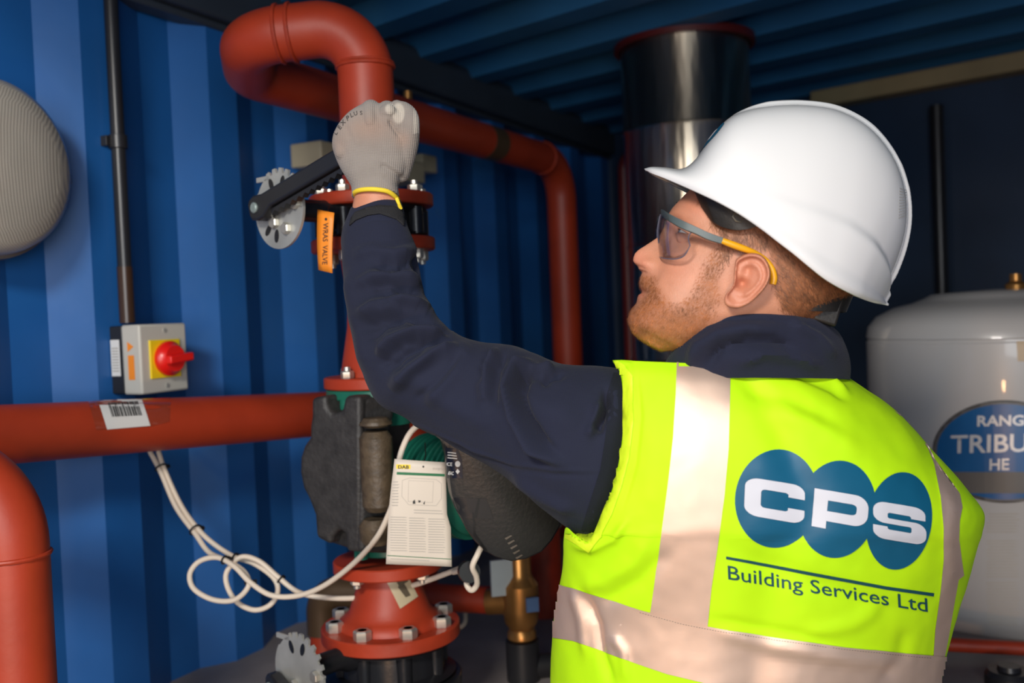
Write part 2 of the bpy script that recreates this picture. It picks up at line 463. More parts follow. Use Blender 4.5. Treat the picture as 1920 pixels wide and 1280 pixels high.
# ------------------------------------------------------------------ things on the left wall
# black conduit
t = thing('conduit', 'black vertical conduit clipped to the blue wall above the red and yellow switch', 'conduit', on_wall(240, 600, 0.05))
bm = bmesh.new(); r = 0.0125
s1 = wall_s(on_wall(240, 590, 0.02)); off_c = 0.018
zb = on_wall(243, 605, off_c).z
add_tube(bm, [wallp(s1, off_c, zb), wallp(s1, off_c, ZC - 0.09)], r, 16)
fin('conduit_tube', bm, M_BPL, t)
bm = bmesh.new(); add_tube(bm, [wallp(s1, off_c, zb), wallp(s1, off_c, zb + 0.10)], r + 0.0012, 16)
o = fin('sleeve', bm, mat('conduit_glint', (0.045, 0.022, 0.012, 1), rough=0.3), t)  # no separate part: brownish glint on the black conduit, put into the colour
bm = bmesh.new(); p = on_wall(232, 268, off_c); zc_ = p.z
add_tube(bm, [wallp(s1, off_c, zc_ - 0.012), wallp(s1, off_c, zc_ + 0.012)], r + 0.004, 16)
add_box(bm, wallp(s1 - 0.012, 0.008, zc_), WD * 0.014, WN * 0.010, V((0, 0, 0.009)))
fin('saddle_clip', bm, M_BPL, t, bevel=0.001)

# isolator switch
c = on_wall(292, 672, 0.065); sc = wall_s(c)
def wl(px, py, off): return on_wall(px, py, off)
t = thing('isolator_switch', 'grey isolator box with a red rotary knob on a yellow plate, on the blue wall', 'switch', wallp(sc, 0, c.z - 0.1))
hx = (wall_s(wl(350, 672, .075)) - wall_s(wl(262, 672, .075))) / 2; sc = (wall_s(wl(350, 672, .075)) + wall_s(wl(262, 672, .075))) / 2
ztop = wl(292, 607, .075).z; zbot = wl(292, 737, .075).z; hz = (ztop - zbot) / 2; zc = (ztop + zbot) / 2
bm = bmesh.new(); add_box(bm, wallp(sc, 0.055, zc), WD * hx, WN * 0.022, V((0, 0, hz))); fin('cover', bm, M_GREYPL, t, bevel=0.004)
bm = bmesh.new(); add_box(bm, wallp(sc, 0.018, zc), WD * (hx - .001), WN * 0.016, V((0, 0, hz - .001))); fin('back_box', bm, M_BPL, t, bevel=0.003)
k0 = wallp(wall_s(wl(311, 672, .078)), 0.078, wl(309, 672, .078).z)
ks = wall_s(k0); kz = k0.z
bm = bmesh.new(); add_box(bm, wallp(ks - .002, 0.0785, kz), WD * 0.035, WN * 0.002, V((0, 0, 0.034))); fin('plate', bm, M_YELLOW, t, bevel=0.001)
bm = bmesh.new(); add_lathe(bm, [(0.029, 0), (0.031, 0.004), (0.031, 0.010), (0.026, 0.014), (0.023, 0.022)], wallp(ks, 0.080, kz), WN, 40)
knob = fin('knob', bm, M_SWRED, t)
bm = bmesh.new()
add_box(bm, wallp(ks + .006, 0.106, kz), WD * 0.028 + V((0, 0, 0.002)), WN * 0.007, V((0, 0, 0.0075))); fin('grip', bm, M_SWRED, knob, bevel=0.003)
bm = bmesh.new()
for dz in (-hz + 0.012, hz - 0.012):
    bm = bmesh.new(); add_lathe(bm, [(0.004, 0), (0.004, 0.0015)], wallp(sc + .003, 0.077, zc + dz), WN, 12); fin('screw', bm, M_ZINC, t)
bm = bmesh.new()   # warning stickers on the narrow side that faces us
se = sc - hx - 0.0006
def side(o_, z_): return wallp(se, o_, z_)
def side_quad(bm, o0, o1, z0, z1):
    bm.faces.new([bm.verts.new(side(a, b)) for a, b in ((o0, z0), (o1, z0), (o1, z1), (o0, z1))])
side_quad(bm, 0.047, 0.062, zc - 0.035, zc + 0.008)
bm.faces.new([bm.verts.new(side(a, b)) for a, b in ((0.047, zc + .014), (0.062, zc + .023), (0.047, zc + 0.032))])
fin('warning_sticker', bm, M_ORANGE, t, smooth=False)
bm = bmesh.new(); side_quad(bm, 0.006, 0.028, zc - 0.028, zc + 0.036); fin('side_label', bm, M_LABEL, t, smooth=False)
bm = bmesh.new()
for k in range(9): side_quad2 = [bm.verts.new(wallp(se - .0005, a, b)) for a, b in ((.009, zc - .02 + k * .005), (.025, zc - .02 + k * .005), (.025, zc - .018 + k * .005), (.009, zc - .018 + k * .005))]; bm.faces.new(side_quad2)
fin('print', bm, M_GINK, t, smooth=False)

# bulkhead light at the left edge
lc = on_wall(-48, 316, 0.0); ls = wall_s(lc); lz = lc.z
t = thing('bulkhead_light', 'round grey bulkhead light with a ribbed diffuser on the blue wall', 'light', wallp(ls, 0, lz))
lr = 0.142
bm = bmesh.new(); add_lathe(bm, [(lr, 0.0), (lr + .003, 0.012), (lr, 0.03), (lr - .006, 0.034)], wallp(ls, 0, lz), WN, 72); fin('base_ring', bm, M_TGREY, t)
bm = bmesh.new(); add_lathe(bm, [(lr - .004, 0.030), (lr - .006, 0.040), (lr * .93, 0.055), (lr * .84, 0.066), (lr * .74, 0.070), (lr * .68, 0.074), (lr * .4, 0.078), (0.002, 0.080)], wallp(ls, 0, lz), WN, 72); fin('diffuser', bm, M_DIFF, t, sharp=50)
bm = bmesh.new(); add_box(bm, wallp(ls + lr - .004, 0.034, lz - .006), WD * .008, WN * .006, V((0, 0, .008))); fin('clip', bm, M_TGREY, t, bevel=.002)

# beige junction box behind the hand
t = thing('junction_box', 'beige junction box on the blue wall, behind the gloved hand', 'box', on_wall(700, 315, 0.0))
def wbox(bm, x0, y0, x1, y1, o0, o1):
    a = on_wall(x0, y1, o1); b = on_wall(x1, y0, o1); s0, s1_ = wall_s(a), wall_s(b)
    z0 = on_wall((x0 + x1) / 2, y1, o1).z; z1 = on_wall((x0 + x1) / 2, y0, o1).z
    add_box(bm, wallp((s0 + s1_) / 2, (o0 + o1) / 2, (z0 + z1) / 2), WD * (s1_ - s0) / 2, WN * (o1 - o0) / 2, V((0, 0, (z1 - z0) / 2)))
bm = bmesh.new(); wbox(bm, 604, 284, 795, 326, 0.005, 0.09); fin('box_body', bm, M_BEIGEPL, t, bevel=.004)
bm = bmesh.new(); wbox(bm, 793, 290, 819, 322, 0.01, 0.08); fin('end_gland', bm, M_BEIGEPL, t, bevel=.004)

# ------------------------------------------------------------------ red pipework
R = 0.0445
COLP = P(696, 365, 1.60); CX, CY = COLP.x, COLP.y
def col_z(py):     # height at which the valve column crosses photo row py
    lo, hi = 0.0, 3.0
    for _ in range(50):
        m = (lo + hi) / 2
        if proj(V((CX, CY, m)))[1] > py: lo = m
        else: hi = m
    return lo
ZW = CAM.z + 0.447
OFFW = 0.23
def wrun(px): q = plane_hit(px, 300, W0 + WN * OFFW, WN); return V((q.x, q.y, ZW))
def flange(bm, z0, z1, r, x=CX, y=CY, n=48): add_lathe(bm, [(r - .002, 0), (r, .002), (r, z1 - z0 - .002), (r - .002, z1 - z0)], (x, y, z0), n=n)
def bolt_ring(parent, zs, rad, count, phase, up=True, m=M_BOLT, hr=0.0105, hh=0.010, shank=0.0, lab=None, x=CX, y=CY, name='bolt', stub=.006):
    out = []
    for k in range(count):
        a = phase + 2 * PI * k / count; c = V((x + rad * math.cos(a), y + rad * math.sin(a), zs))
        bm = bmesh.new(); ax = V((0, 0, 1 if up else -1))
        add_hex(bm, c, ax, hr, hh); add_lathe(bm, [(hr * .52, hh * .9), (hr * .5, hh + max(stub, -.0001))], c, ax, 10)
        if shank: add_lathe(bm, [(hr * .5, 0), (hr * .5, shank)], c, -ax, 10)
        out.append(fin(name, bm, m, parent, sharp=25))
    return out
FR = 0.099
z_fu0, z_fu1 = col_z(391), col_z(368)        # upper flange
z_fl0, z_fl1 = col_z(472), col_z(449)        # lower flange
t = thing('looped_pipe', 'thick red pipe looping near the ceiling above the gloved hand, then following the wall', 'pipe', (CX, CY, z_fu0))
A_ = V((CX, CY, P(683, 48, 1.60).z)); B_ = P(462, 84, 1.60); B_.z = A_.z - 0.012
C_ = wrun(476); D_ = wrun(1050); E_ = V((D_.x, D_.y, ZF))
path = fillet([V((CX, CY, z_fu1 - .002)), A_, B_, C_ + V((0, 0, 0)), D_, E_], [0.075, 0.082, 0.082, 0.115], 14)
bm = bmesh.new(); add_tube(bm, path, R, 32); fin('pipe_run', bm, M_RED, t)
def weld(parent, p, d, r=R, w=0.0035):
    bm = bmesh.new(); p = V(p); d = V(d).normalized(); a, b = ortho(d)
    ring = [p + (a * math.cos(2 * PI * k / 40) + b * math.sin(2 * PI * k / 40)) * (r + .0003 + .0006 * math.sin(k * 2.3)) for k in range(40)]
    add_tube(bm, ring, w, 8, cap=False, loop=True); fin('weld_bead', bm, M_RED2, parent)
weld(t, (CX, CY, P(683, 128, 1.6).z), (0, 0, 1)); weld(t, (CX, CY, P(683, 122, 1.6).z), (0, 0, 1), w=.002)
weld(t, A_ + (B_ - A_).normalized() * 0.115, B_ - A_); weld(t, B_ + (A_ - B_).normalized() * 0.055, B_ - A_)
weld(t, D_ + (C_ - D_).normalized() * 0.13, D_ - C_); 
bm = bmesh.new(); q0 = wrun(905); q1 = wrun(930); add_tube(bm, [q0, q1], R + .0006, 32); fin('dull_joint_band', bm, M_DULL, t)
bm = bmesh.new(); q0 = wrun(770); add_tube(bm, [q0 + V((0, 0, .03)), q0 + V((0, 0, .062))], .010, 12); fin('brass_plug', bm, M_BRASS, t)
bm = bmesh.new(); flange(bm, z_fu0, z_fu1, FR); fin('flange', bm, M_RED2, t)
bolt_ring(t, z_fu1, 0.080, 8, 0.35, True, hh=.012)

# spool below the upper valve, down to the pump
z_pf0, z_pf1 = col_z(724), col_z(703)
t = thing('pipe_spool', 'short red pipe between the upper valve and the black pump', 'pipe', (CX, CY, z_pf0))
bm = bmesh.new()
add_lathe(bm, [(R, 0), (R, z_fl0 - z_pf1 - .09), (R + .002, z_fl0 - z_pf1 - .07), (R + .008, z_fl0 - z_pf1 - .02), (R + .012, z_fl0 - z_pf1)], (CX, CY, z_pf1), n=40)
add_lathe(bm, [(.062, 0), (.057, .03), (.048, .08), (R, .13)], (CX, CY, z_pf1 - .001), n=40)
fin('pipe_body', bm, M_RED, t)
bm = bmesh.new(); flange(bm, z_fl0, z_fl1, FR); fin('flange', bm, M_RED2, t)
bm = bmesh.new(); flange(bm, z_pf0, z_pf1, 0.089); fin('flange', bm, M_RED, t)
bolt_ring(t, z_fl0, 0.080, 8, 0.35, False, hh=.016)
bolt_ring(t, z_pf1, 0.072, 4, 0.95, True, hh=.012)

# butterfly valves
def valve(t, z0, z1, body_r, plate_c, n, plate_r, lever, teeth_phase, stem_z):
    bm = bmesh.new(); H = z1 - z0
    add_lathe(bm, [(body_r * .95, .0005), (body_r, .006), (body_r * .82, .012), (body_r * .80, H - .012), (body_r, H - .006), (body_r * .95, H - .0005)], (CX, CY, z0), n=56)
    for k in range(8):
        a = .35 + k * PI / 4; add_lathe(bm, [(.0125, .004), (.0125, H - .004)], (CX + .080 * math.cos(a), CY + .080 * math.sin(a), z0), n=14)
    fin('body', bm, M_BLK, t)
    nv = V(n).normalized(); e1 = V((-nv.y, nv.x, 0)); e1 = e1 if e1.x > 0 else -e1; e2 = V((0, 0, 1))
    pc = V(plate_c); c0 = V((CX, CY, pc.z))
    bm = bmesh.new(); add_lathe(bm, [(.026, 0), (.024, .02), (.017, .035), (.017, (pc - c0).length - body_r * .75 - .01), (.032, (pc - c0).length - body_r * .75 - .006), (.032, (pc - c0).length - body_r * .75)], pc - nv * ((pc - c0).length - body_r * .75), nv, 28)
    fin('neck', bm, M_BLK, t)
    # notch plate
    bm = bmesh.new(); pts = []; N = 160
    for k in range(N):
        a = 2 * PI * k / N; rr = plate_r
        da = (a - teeth_phase + PI) % (2 * PI) - PI
        if abs(da) < 0.95: rr = plate_r * (1.03 if (k % 7) < 4 else 0.90)
        elif da > 0.95 and da < 1.5: rr = plate_r * .96
        pts.append(pc + e1 * rr * math.cos(a) + e2 * rr * math.sin(a))
    add_prism(bm, pts, nv * .004); plate = fin('notch_plate', bm, M_ZINC, t, smooth=False)
    bm = bmesh.new()
    for a in (3.96, 4.53, 1.95, 1.25):
        q = pc + (e1 * math.cos(a) + e2 * math.sin(a)) * plate_r * .68 + nv * .0042
        ring = [q + (e1 * math.cos(a) + e2 * math.sin(a)) * plate_r * .17 * math.cos(u) + (e1 * -math.sin(a) + e2 * math.cos(a)) * plate_r * .085 * math.sin(u) for u in [2 * PI * k / 16 for k in range(16)]]
        add_prism(bm, ring, nv * .0008); fin('slot', bm, M_BLK, plate); bm = bmesh.new()
    bm.free()
    for a, rr in ((5.3, .62), (4.3, .36), (0.1, .75)):
        bm = bmesh.new(); add_hex(bm, pc + (e1 * math.cos(a) + e2 * math.sin(a)) * plate_r * rr + nv * .004, nv, .009, .008); fin('bolt', bm, M_BOLT, plate)
    bm = bmesh.new(); q = pc + e2 * plate_r * .82 - e1 * plate_r * .62; add_box(bm, q + nv * .002, e1 * .017, nv * .002, e2 * .004); fin('stop_tab', bm, M_ZINC, plate, bevel=.001)
    # lever: two cheeks over a serrated trigger
    hub, end = V(lever[0]), V(lever[1]); d = (end - hub).normalized(); up = nv.cross(d).normalized(); up = up if up.z > 0 else -up
    L = (end - hub).length
    bm = bmesh.new(); out = []
    for u, h in ((-.017, .010), (-.012, .016), (.0, .019), (.02, .015), (L * .98, .015), (L, .010)): out.append(hub + d * u + up * h)
    for u, h in ((L, -.006), (L * .98, -.010), (.035, -.010), (.015, -.020), (0, -.020), (-.013, -.015), (-.017, -.008)): out.append(hub + d * u + up * h)
    add_prism(bm, [p + nv * .004 for p in out], nv * .020); lv = fin('lever', bm, M_BPL, t, smooth=False, bevel=.004)
    bm = bmesh.new(); out = [hub + d * .03 - up * .012]; k = 0; u = .03
    while u < L * .97: out += [hub + d * u - up * (.016 if k % 2 else .021)]; u += .0075; k += 1
    out += [hub + d * L * .97 - up * .012]
    add_prism(bm, [p + nv * .008 for p in out], nv * .010); fin('trigger', bm, M_BPL, lv, smooth=False)
    bm = bmesh.new(); add_lathe(bm, [(.008, 0), (.008, .003), (.006, .0045)], hub + nv * .023, nv, 20); fin('pivot_pin', bm, mat('grey_green_pin', (.28, .34, .32, 1), rough=.4, metal=.4), lv)
    return lv
vn = V((-0.66, -0.75, 0)).normalized()
zv = (z_fu0 + z_fl1) / 2
pl = V((CX, CY, P(530, 392, 1.47).z)) + vn * 0.176
t = thing('butterfly_valve', 'black butterfly valve held open by the gloved hand, between two red flanges', 'valve', (CX, CY, z_fl1))
HANDP = P(712, 268, 1.315)
e1v = V((-vn.y, vn.x, 0)); e1v = e1v if e1v.x > 0 else -e1v
hub = plane_hit(503, 391, pl + vn * .004, vn)
end = plane_hit(722, 262, pl + vn * .004, vn)
print('LEVER Z', proj(hub), proj(end), proj(pl))
valve(t, z_fl1, z_fu0, .088, pl, vn, 0.0585, (hub, end), 1.15, zv)
LEVER = (hub, end)

# pump -----------------------------------------------------------------
z_pt = col_z(737); z_pb = col_z(1034)
t = thing('circulating_pump', 'black insulated circulating pump with green casting under the red spool', 'pump', (CX, CY, z_pb))
bm = bmesh.new(); flange(bm, z_pf0 - .016, z_pf0 - .0005, .086)
for k in range(4):
    a = .95 + k * PI / 2; add_lathe(bm, [(.014, 0), (.014, .03)], (CX + .072 * math.cos(a), CY + .072 * math.sin(a), z_pf0 - .042), n=16)
add_lathe(bm, [(.05, 0), (.05, .05)], (CX, CY, z_pf0 - .06), n=24)
fin('top_flange', bm, M_GRN, t)
bm = bmesh.new(); flange(bm, z_pb, z_pb + .012, .046)
for k in range(4):
    a = .95 + k * PI / 2; add_lathe(bm, [(.011, 0), (.011, .03)], (CX + .060 * math.cos(a), CY + .060 * math.sin(a), z_pb + .002), n=16)
fin('bottom_flange', bm, M_GRN, t)
# insulation shell: seen outline on the face towards the left, with real depth
OUT = [(583, 746), (612, 741), (612, 762), (622, 775), (640, 770), (646, 742), (676, 742), (676, 1036), (648, 1034), (648, 1002), (634, 992), (622, 1006), (620, 1022), (592, 1008), (589, 965), (577, 934), (567, 915), (561, 886), (562, 858), (569, 836), (580, 820), (580, 800), (583, 780)]
nL = V((-0.42, -0.907, 0)).normalized()            # left face of the shell
pf = P(676, 880, 1.50)
face = [plane_hit(x, y, pf, nL) for x, y in OUT]
bm = bmesh.new(); add_prism(bm, face, -nL * 0.15)
fin('insulation_shell', bm, M_FOAM, t, sharp=60, bevel=.009)
# right half: rounded column and grooves
nR = V((0.62, -0.78, 0)).normalized()
bm = bmesh.new()
q = [(676, 745), (700, 744), (738, 742), (741, 772), (736, 800), (734, 1038), (676, 1036)]
add_prism(bm, [plane_hit(x, y, pf + nL * -.004, nR) for x, y in q], -nR * 0.12)
fin('insulation_shell', bm, M_FOAM, t, sharp=60, bevel=.008)
bm = bmesh.new()
for y0, y1 in ((783, 800), (808, 958), (972, 1020)):
    c0 = P(706, y1, 1.492); c1 = P(704, y0, 1.492); c0.x, c0.y = c1.x, c1.y
    hgt = c1.z - c0.z
    add_lathe(bm, [(.018, 0), (.024, .008), (.025, hgt - .010), (.018, hgt)], c0, n=28)
fin('shell_rib', bm, mat('lit_foam', (0.085, 0.060, 0.035, 1), rough=0.5, var=.35, vscale=60, bump=.5, bscale=160), t)  # same black foam, with its lit brown side painted into the base colour
# motor: green finned barrel towards the right front
md = V((0.80, -0.60, 0.0)).normalized(); mc = P(800, 905, 1.56)
bm = bmesh.new(); prof_ = [(.078, 0)]
for k in range(9): prof_ += [(.079, .006 + k * .010), (.079, .010 + k * .010), (.071, .0105 + k * .010), (.071, .0155 + k * .010)]
add_lathe(bm, prof_ + [(.060, .105)], mc - md * .0, md, 48, hint=V((0, 0, 1))); fin('motor', bm, M_GRN, t, sharp=30)
# control head
HO = [(760, 740), (790, 790), (810, 806), (824, 824), (834, 860), (838, 900), (842, 928), (852, 956), (862, 975), (874, 998), (890, 1020), (908, 1038), (930, 1051), (962, 1059), (990, 1054), (1020, 1040), (1040, 1018), (1056, 990), (1070, 940), (1072, 880), (1050, 810), (1000, 750), (900, 715), (820, 715)]
hn = V((0.10, -0.99, -0.10)).normalized(); hp = P(900, 900, 1.37)
rim = [plane_hit(x, y, hp, hn) for x, y in HO]
cc = sum(rim, V()) / len(rim)
bm = bmesh.new()
rings = [[cc + (p - cc) * f - hn * d for p in rim] for f, d in ((.90, .125), (.985, .10), (1.0, .06), (.995, .02), (.97, .006), (.93, -.003), (.80, -.006))]
add_rings(bm, rings); head = fin('control_head', bm, M_HEAD, t, sharp=28)
bvh_head = bvh_of(head)
drape('recess', flat_polys([[(846, 932), (912, 934), (925, 972), (868, 972), (856, 955)]]), M_BPL, bvh_head, head, .0008, 12)
drape('recess_seam', flat_polys([[(896, 934), (900, 934), (894, 970), (888, 970)], [(885, 960), (888, 960), (892, 1000), (920, 1040), (917, 1042), (888, 1003)]]), mat('seam_black', (.004, .004, .004, 1), rough=.6), bvh_head, head, .0014, 12)
vents = []
for k in range(5):
    x, y = 946 + k * 5, 1002 + k * 9
    vents.append([(x, y + 6), (x + 12, y), (x + 14, y + 2), (x + 3, y + 9)])
drape('vent', flat_polys(vents), mat('vent_grey', (.12, .10, .08, 1), rough=.4), bvh_head, head, .0015, 12)
drape('rating_label', flat_polys([[(836, 838), (858, 842), (866, 860), (868, 896), (840, 896), (836, 870)]]), mat('dark_label', (.01, .014, .03, 1), rough=.3), bvh_head, head, .0010, 10)
def place(x0, y0, ux, uy, vx, vy): return lambda x, y: (x0 + ux * x + vx * y, y0 + uy * x + vy * y)
b2 = flat_text('CE', 1.0, .02)
drape('print', b2, M_LABEL, bvh_head, head, .0018, 6, fn=place(839, 872, 8, .5, .5, -9))
b2 = flat_text('EAC', 1.0, .02)
drape('print', b2, M_LABEL, bvh_head, head, .0018, 6, fn=place(842, 889, 5.0, .3, .5, -9))
ringp = [[(858 + 5 * math.cos(a), 869 + 5.5 * math.sin(a)) for a in [k * PI / 8 for k in range(16)]], [(858, 878), (862, 883), (858, 888), (854, 883)]] + [[(840, 846 + k * 5), (855 + k, 848 + k * 5), (855 + k, 850 + k * 5), (840, 848 + k * 5)] for k in range(3)]
drape('print', flat_polys(ringp), M_LABEL, bvh_head, head, .0018, 6)

# reducer, big flange and bottom valve
z_a0, z_a1 = col_z(1066), col_z(1044)
z_b0, z_b1 = col_z(1191), col_z(1166)
t = thing('pipe_reducer', 'red bell-shaped reducer with a taped label, under the pump', 'pipe fitting', (CX, CY, z_b0))
H = z_a0 - z_b1
bm = bmesh.new(); add_lathe(bm, [(.085, 0), (.083, .010), (.074, .016), (.066, .024), (.061, H * .45), (.046, H * .9), (.046, H + .002)], (CX, CY, z_b1 - .001), n=48); bell = fin('reducer_cone', bm, M_RED, t, sharp=50)
bm = bmesh.new(); flange(bm, z_a0, z_a1, .088); fin('flange', bm, M_RED, t)
bm = bmesh.new(); flange(bm, z_b0, z_b1, .112, n=64); fin('flange', bm, M_RED2, t)
bolt_ring(t, z_a0, .072, 4, .95, False, hh=.008)
bolt_ring(t, z_b1, .092, 8, 0.42, True, hh=.016, hr=.0145, stub=0)
bvh_bell = bvh_of(bell)
drape('label', flat_polys([[(722, 1084), (760, 1072), (783, 1118), (750, 1141)]]), mat('cream_label', (.50, .42, .27, 1), rough=.4), bvh_bell, bell, .0012, 8)
drape('label_print', flat_polys([[(738, 1082), (758, 1076), (764, 1090), (748, 1100)], [(745, 1100), (757, 1094), (769, 1116), (760, 1120)]]), mat('print_brown', (.10, .08, .05, 1), rough=.5), bvh_bell, bell, .0018, 8)
z_v0 = col_z(1262)
t = thing('butterfly_valve', 'black butterfly valve under the red bell-shaped reducer at the bottom edge', 'valve', (CX, CY, ZF))
vn2 = V((-0.66, -0.75, 0)).normalized()
pl2 = V((CX, CY, P(560, 1258, 1.49).z)) + vn2 * 0.180
hub2 = plane_hit(530, 1279, pl2 + vn2 * .004, vn2); end2 = hub2 + (LEVER[1] - LEVER[0]).length * V((0.95 * 0.60, -0.95 * 0.80, -.10)).normalized() * .9
valve(t, z_v0, z_b0, .103, pl2, vn2, 0.0585, (hub2, end2), 1.0, 0)
bm = bmesh.new(); flange(bm, z_v0 - .022, z_v0, .112, n=64); fin('foot_flange', bm, M_BLK, t)
bm = bmesh.new(); add_lathe(bm, [(.05, 0), (.05, z_v0 - .02 - ZF)], (CX, CY, ZF), n=32); fin('inlet_pipe', bm, M_BLK, t)
bolt_ring(t, z_v0 - .022, .094, 8, .30, False, hh=.010)

# horizontal pipe behind the pump, and the elbow at the left edge
t = thing('horizontal_pipe', 'thick red pipe running along the blue wall below the isolator switch', 'pipe', P(200, 880, 1.6))
p0 = P(-90, 822, 1.42); p1 = P(300, 797, 1.685); 
d = (P(585, 777, 1.985) - P(0, 815, 1.47)).normalized()
p0 = P(0, 815, 1.47) - d * .35; p1 = P(585, 777, 1.985) + d * .30
dn_ = V((p1.x, p1.y, ZF)); bm = bmesh.new(); add_tube(bm, fillet([V((p0.x, p0.y, ZF)), p0, p1, dn_], .075, 12), R, 32)
hpipe = fin('pipe_run', bm, M_RED, t)
bv = bvh_of(hpipe)
drape('tape', flat_polys([[(165, 752), (320, 746), (318, 790), (280, 800), (180, 806)]]), mat('clear_tape', (.30, .045, .02, 1), rough=.12, coat=1), bv, hpipe, .0007, 14)
lab = drape('barcode_label', flat_polys([[(183, 751), (264, 745), (281, 798), (200, 805)]]), M_LABEL, bv, hpipe, .0014, 10)
bars = []; x = 0; random.seed(3)
while x < 56:
    wd_ = random.choice((1.2, 2.2, 3.2)); bars.append([(201 + x, 756 - x * .05), (201 + x + wd_, 756 - x * .05), (209 + x + wd_, 782 - x * .05), (209 + x, 782 - x * .05)]); x += wd_ + random.choice((1.0, 1.6))
drape('barcode', flat_polys(bars), M_INK, bv, hpipe, .0019, 12)
t = thing('elbow_pipe', 'thick red pipe bending down at the lower left edge', 'pipe', P(12, 1400, 1.2))
e0 = P(-320, 880, 1.22); e1_ = P(9, 868, 1.20); zz = e1_.z; e0.z = zz; ee = V((e1_.x, e1_.y, 0))
bm = bmesh.new(); add_tube(bm, fillet([e0, e1_, ee], 0.10, 16), R, 36); fin('pipe_run', bm, M_RED, t)
weld(t, V((ee.x, ee.y, P(12, 1042, 1.2).z)), (0, 0, 1), w=.003)

# smaller red pipe low behind the reducer with a dull elbow, and the brass strainer
t = thing('low_pipe', 'red pipe with a dull brown elbow, running low behind the reducer', 'pipe', P(590, 1250, 2.0))
q0 = P(602, 1107, 1.98); q1 = P(800, 1116, 1.93); q2 = P(925, 1125, 1.90)
rr = .026
pts_ = [V((q0.x, q0.y, ZF)), q0, q2]
bm = bmesh.new(); add_tube(bm, fillet(pts_, .05, 12), rr, 24); fin('pipe_run', bm, M_RED2, t)
bm = bmesh.new(); fp = fillet([q0 - V((0, 0, .085)), q0, q0 + (q2 - q0).normalized() * .085], .05, 12); add_tube(bm, fp, rr + .005, 24); fin('elbow', bm, M_DULL, t)
t = thing('brass_strainer', 'upright brass fitting on a black spigot beside the vest', 'fitting', P(985, 1250, 1.9))
b0 = P(975, 1105, 1.85); bx, by = b0.x, b0.y
def bz(py): return P(978, py, 1.85).z
bm = bmesh.new(); add_lathe(bm, [(.020, bz(1200)), (.027, bz(1195)), (.027, bz(1185)), (.023, bz(1178)), (.031, bz(1165)), (.034, bz(1140)), (.034, bz(1095)), (.027, bz(1085)), (.022, bz(1075)), (.022, bz(980))], (bx, by, 0), n=32)
add_tube(bm, [P(915, 1128, 1.87), V((bx, by, bz(1125)))], .024, 24)
fin('strainer_body', bm, M_BRASS, t)
bm = bmesh.new(); add_lathe(bm, [(.031, ZF), (.031, bz(1200))], (bx, by, 0), n=28); add_tube(bm, [V((bx, by, ZF + .022)), V((bx + .09, by + .02, ZF + .022))], .022, 20); fin('spigot', bm, M_BPL, t)
bm = bmesh.new(); c = P(945, 1082, 1.83); add_box(bm, c, V((.024, .006, 0)), V((.001, -.003, 0)), V((0, 0, .033))); fin('tag', bm, mat('pale_tag', (.42, .50, .52, 1), rough=.5), t)
bm = bmesh.new(); c = P(998, 1133, 1.815); add_box(bm, c, V((.011, .003, 0)), V((.001, -.003, 0)), V((0, 0, .013))); fin('sticker', bm, mat('blue_sticker', (.06, .12, .25, 1), rough=.5), t)
t = thing('riser_pipe', 'dark red vertical pipe behind the brass fitting', 'pipe', P(1020, 1200, 2.3))
bm = bmesh.new(); a = P(1022, 1100, 2.25); add_tube(bm, [V((a.x, a.y, ZF)), V((a.x, a.y, P(1022, 985, 2.25).z))], .040, 24); fin('pipe_run', bm, M_RED2, t)
bm = bmesh.new(); add_tube(bm, [V((a.x, a.y, P(1022, 985, 2.25).z)), V((a.x, a.y, P(1022, 925, 2.25).z))], .043, 24); fin('pale_collar', bm, M_BEIGEPL, t)

# ------------------------------------------------------------------ right side
# flue
fa = P(1290, 300, 2.65); fx, fy = fa.x, fa.y
t = thing('flue_pipe', 'wide shiny steel flue rising through the ceiling behind the hard hat', 'flue', (fx, fy, ZF))
bm = bmesh.new()
prof_ = [(.168, 0)]; z = .25
while z < ZC - ZF: prof_ += [(.168, z - .012), (.172, z - .006), (.168, z)]; z += .30
prof_ += [(.168, ZC - ZF)]
add_lathe(bm, prof_, (fx, fy, ZF), n=64, cap=False); fin('flue_wall', bm, M_FLUE, t, sharp=60)
bm = bmesh.new(); add_lathe(bm, [(.172, 0), (.185, .0), (.185, .02), (.172, .02)], (fx, fy, ZC - .018), n=48, cap=False)
fin('ceiling_collar', bm, mat('dark_red_collar', (.10, .008, .008, 1), rough=.5), t)
# thin red frame pipe behind
t = thing('thin_pipe', 'thin dark red pipe with a hooked top beside the flue', 'pipe', P(1180, 700, 2.9))
bm = bmesh.new(); a = P(1181, 600, 3.1); b = P(1181, 292, 3.1); c = P(1240, 300, 2.95); d_ = P(1252, 420, 2.95)
add_tube(bm, fillet([V((a.x, a.y, ZF)), V((a.x, a.y, b.z)), V((c.x, c.y, b.z)), V((c.x, c.y, ZF))], .05), .020, 16); fin('pipe_run', bm, mat('dark_red_pipe', (.13, .012, .01, 1), rough=.45), t)
# black conduit on end wall
t_ = on_end(1762, 400, .03); tt = (t_ - EC).dot(ED)
bm = bmesh.new(); add_tube(bm, [endp(tt, .03, ZF), endp(tt, .03, ZC - .11)], .020, 16); tag(fin('black_downpipe', bm, M_BPL), 'black vertical pipe on the dark end wall above the white tank', 'pipe')
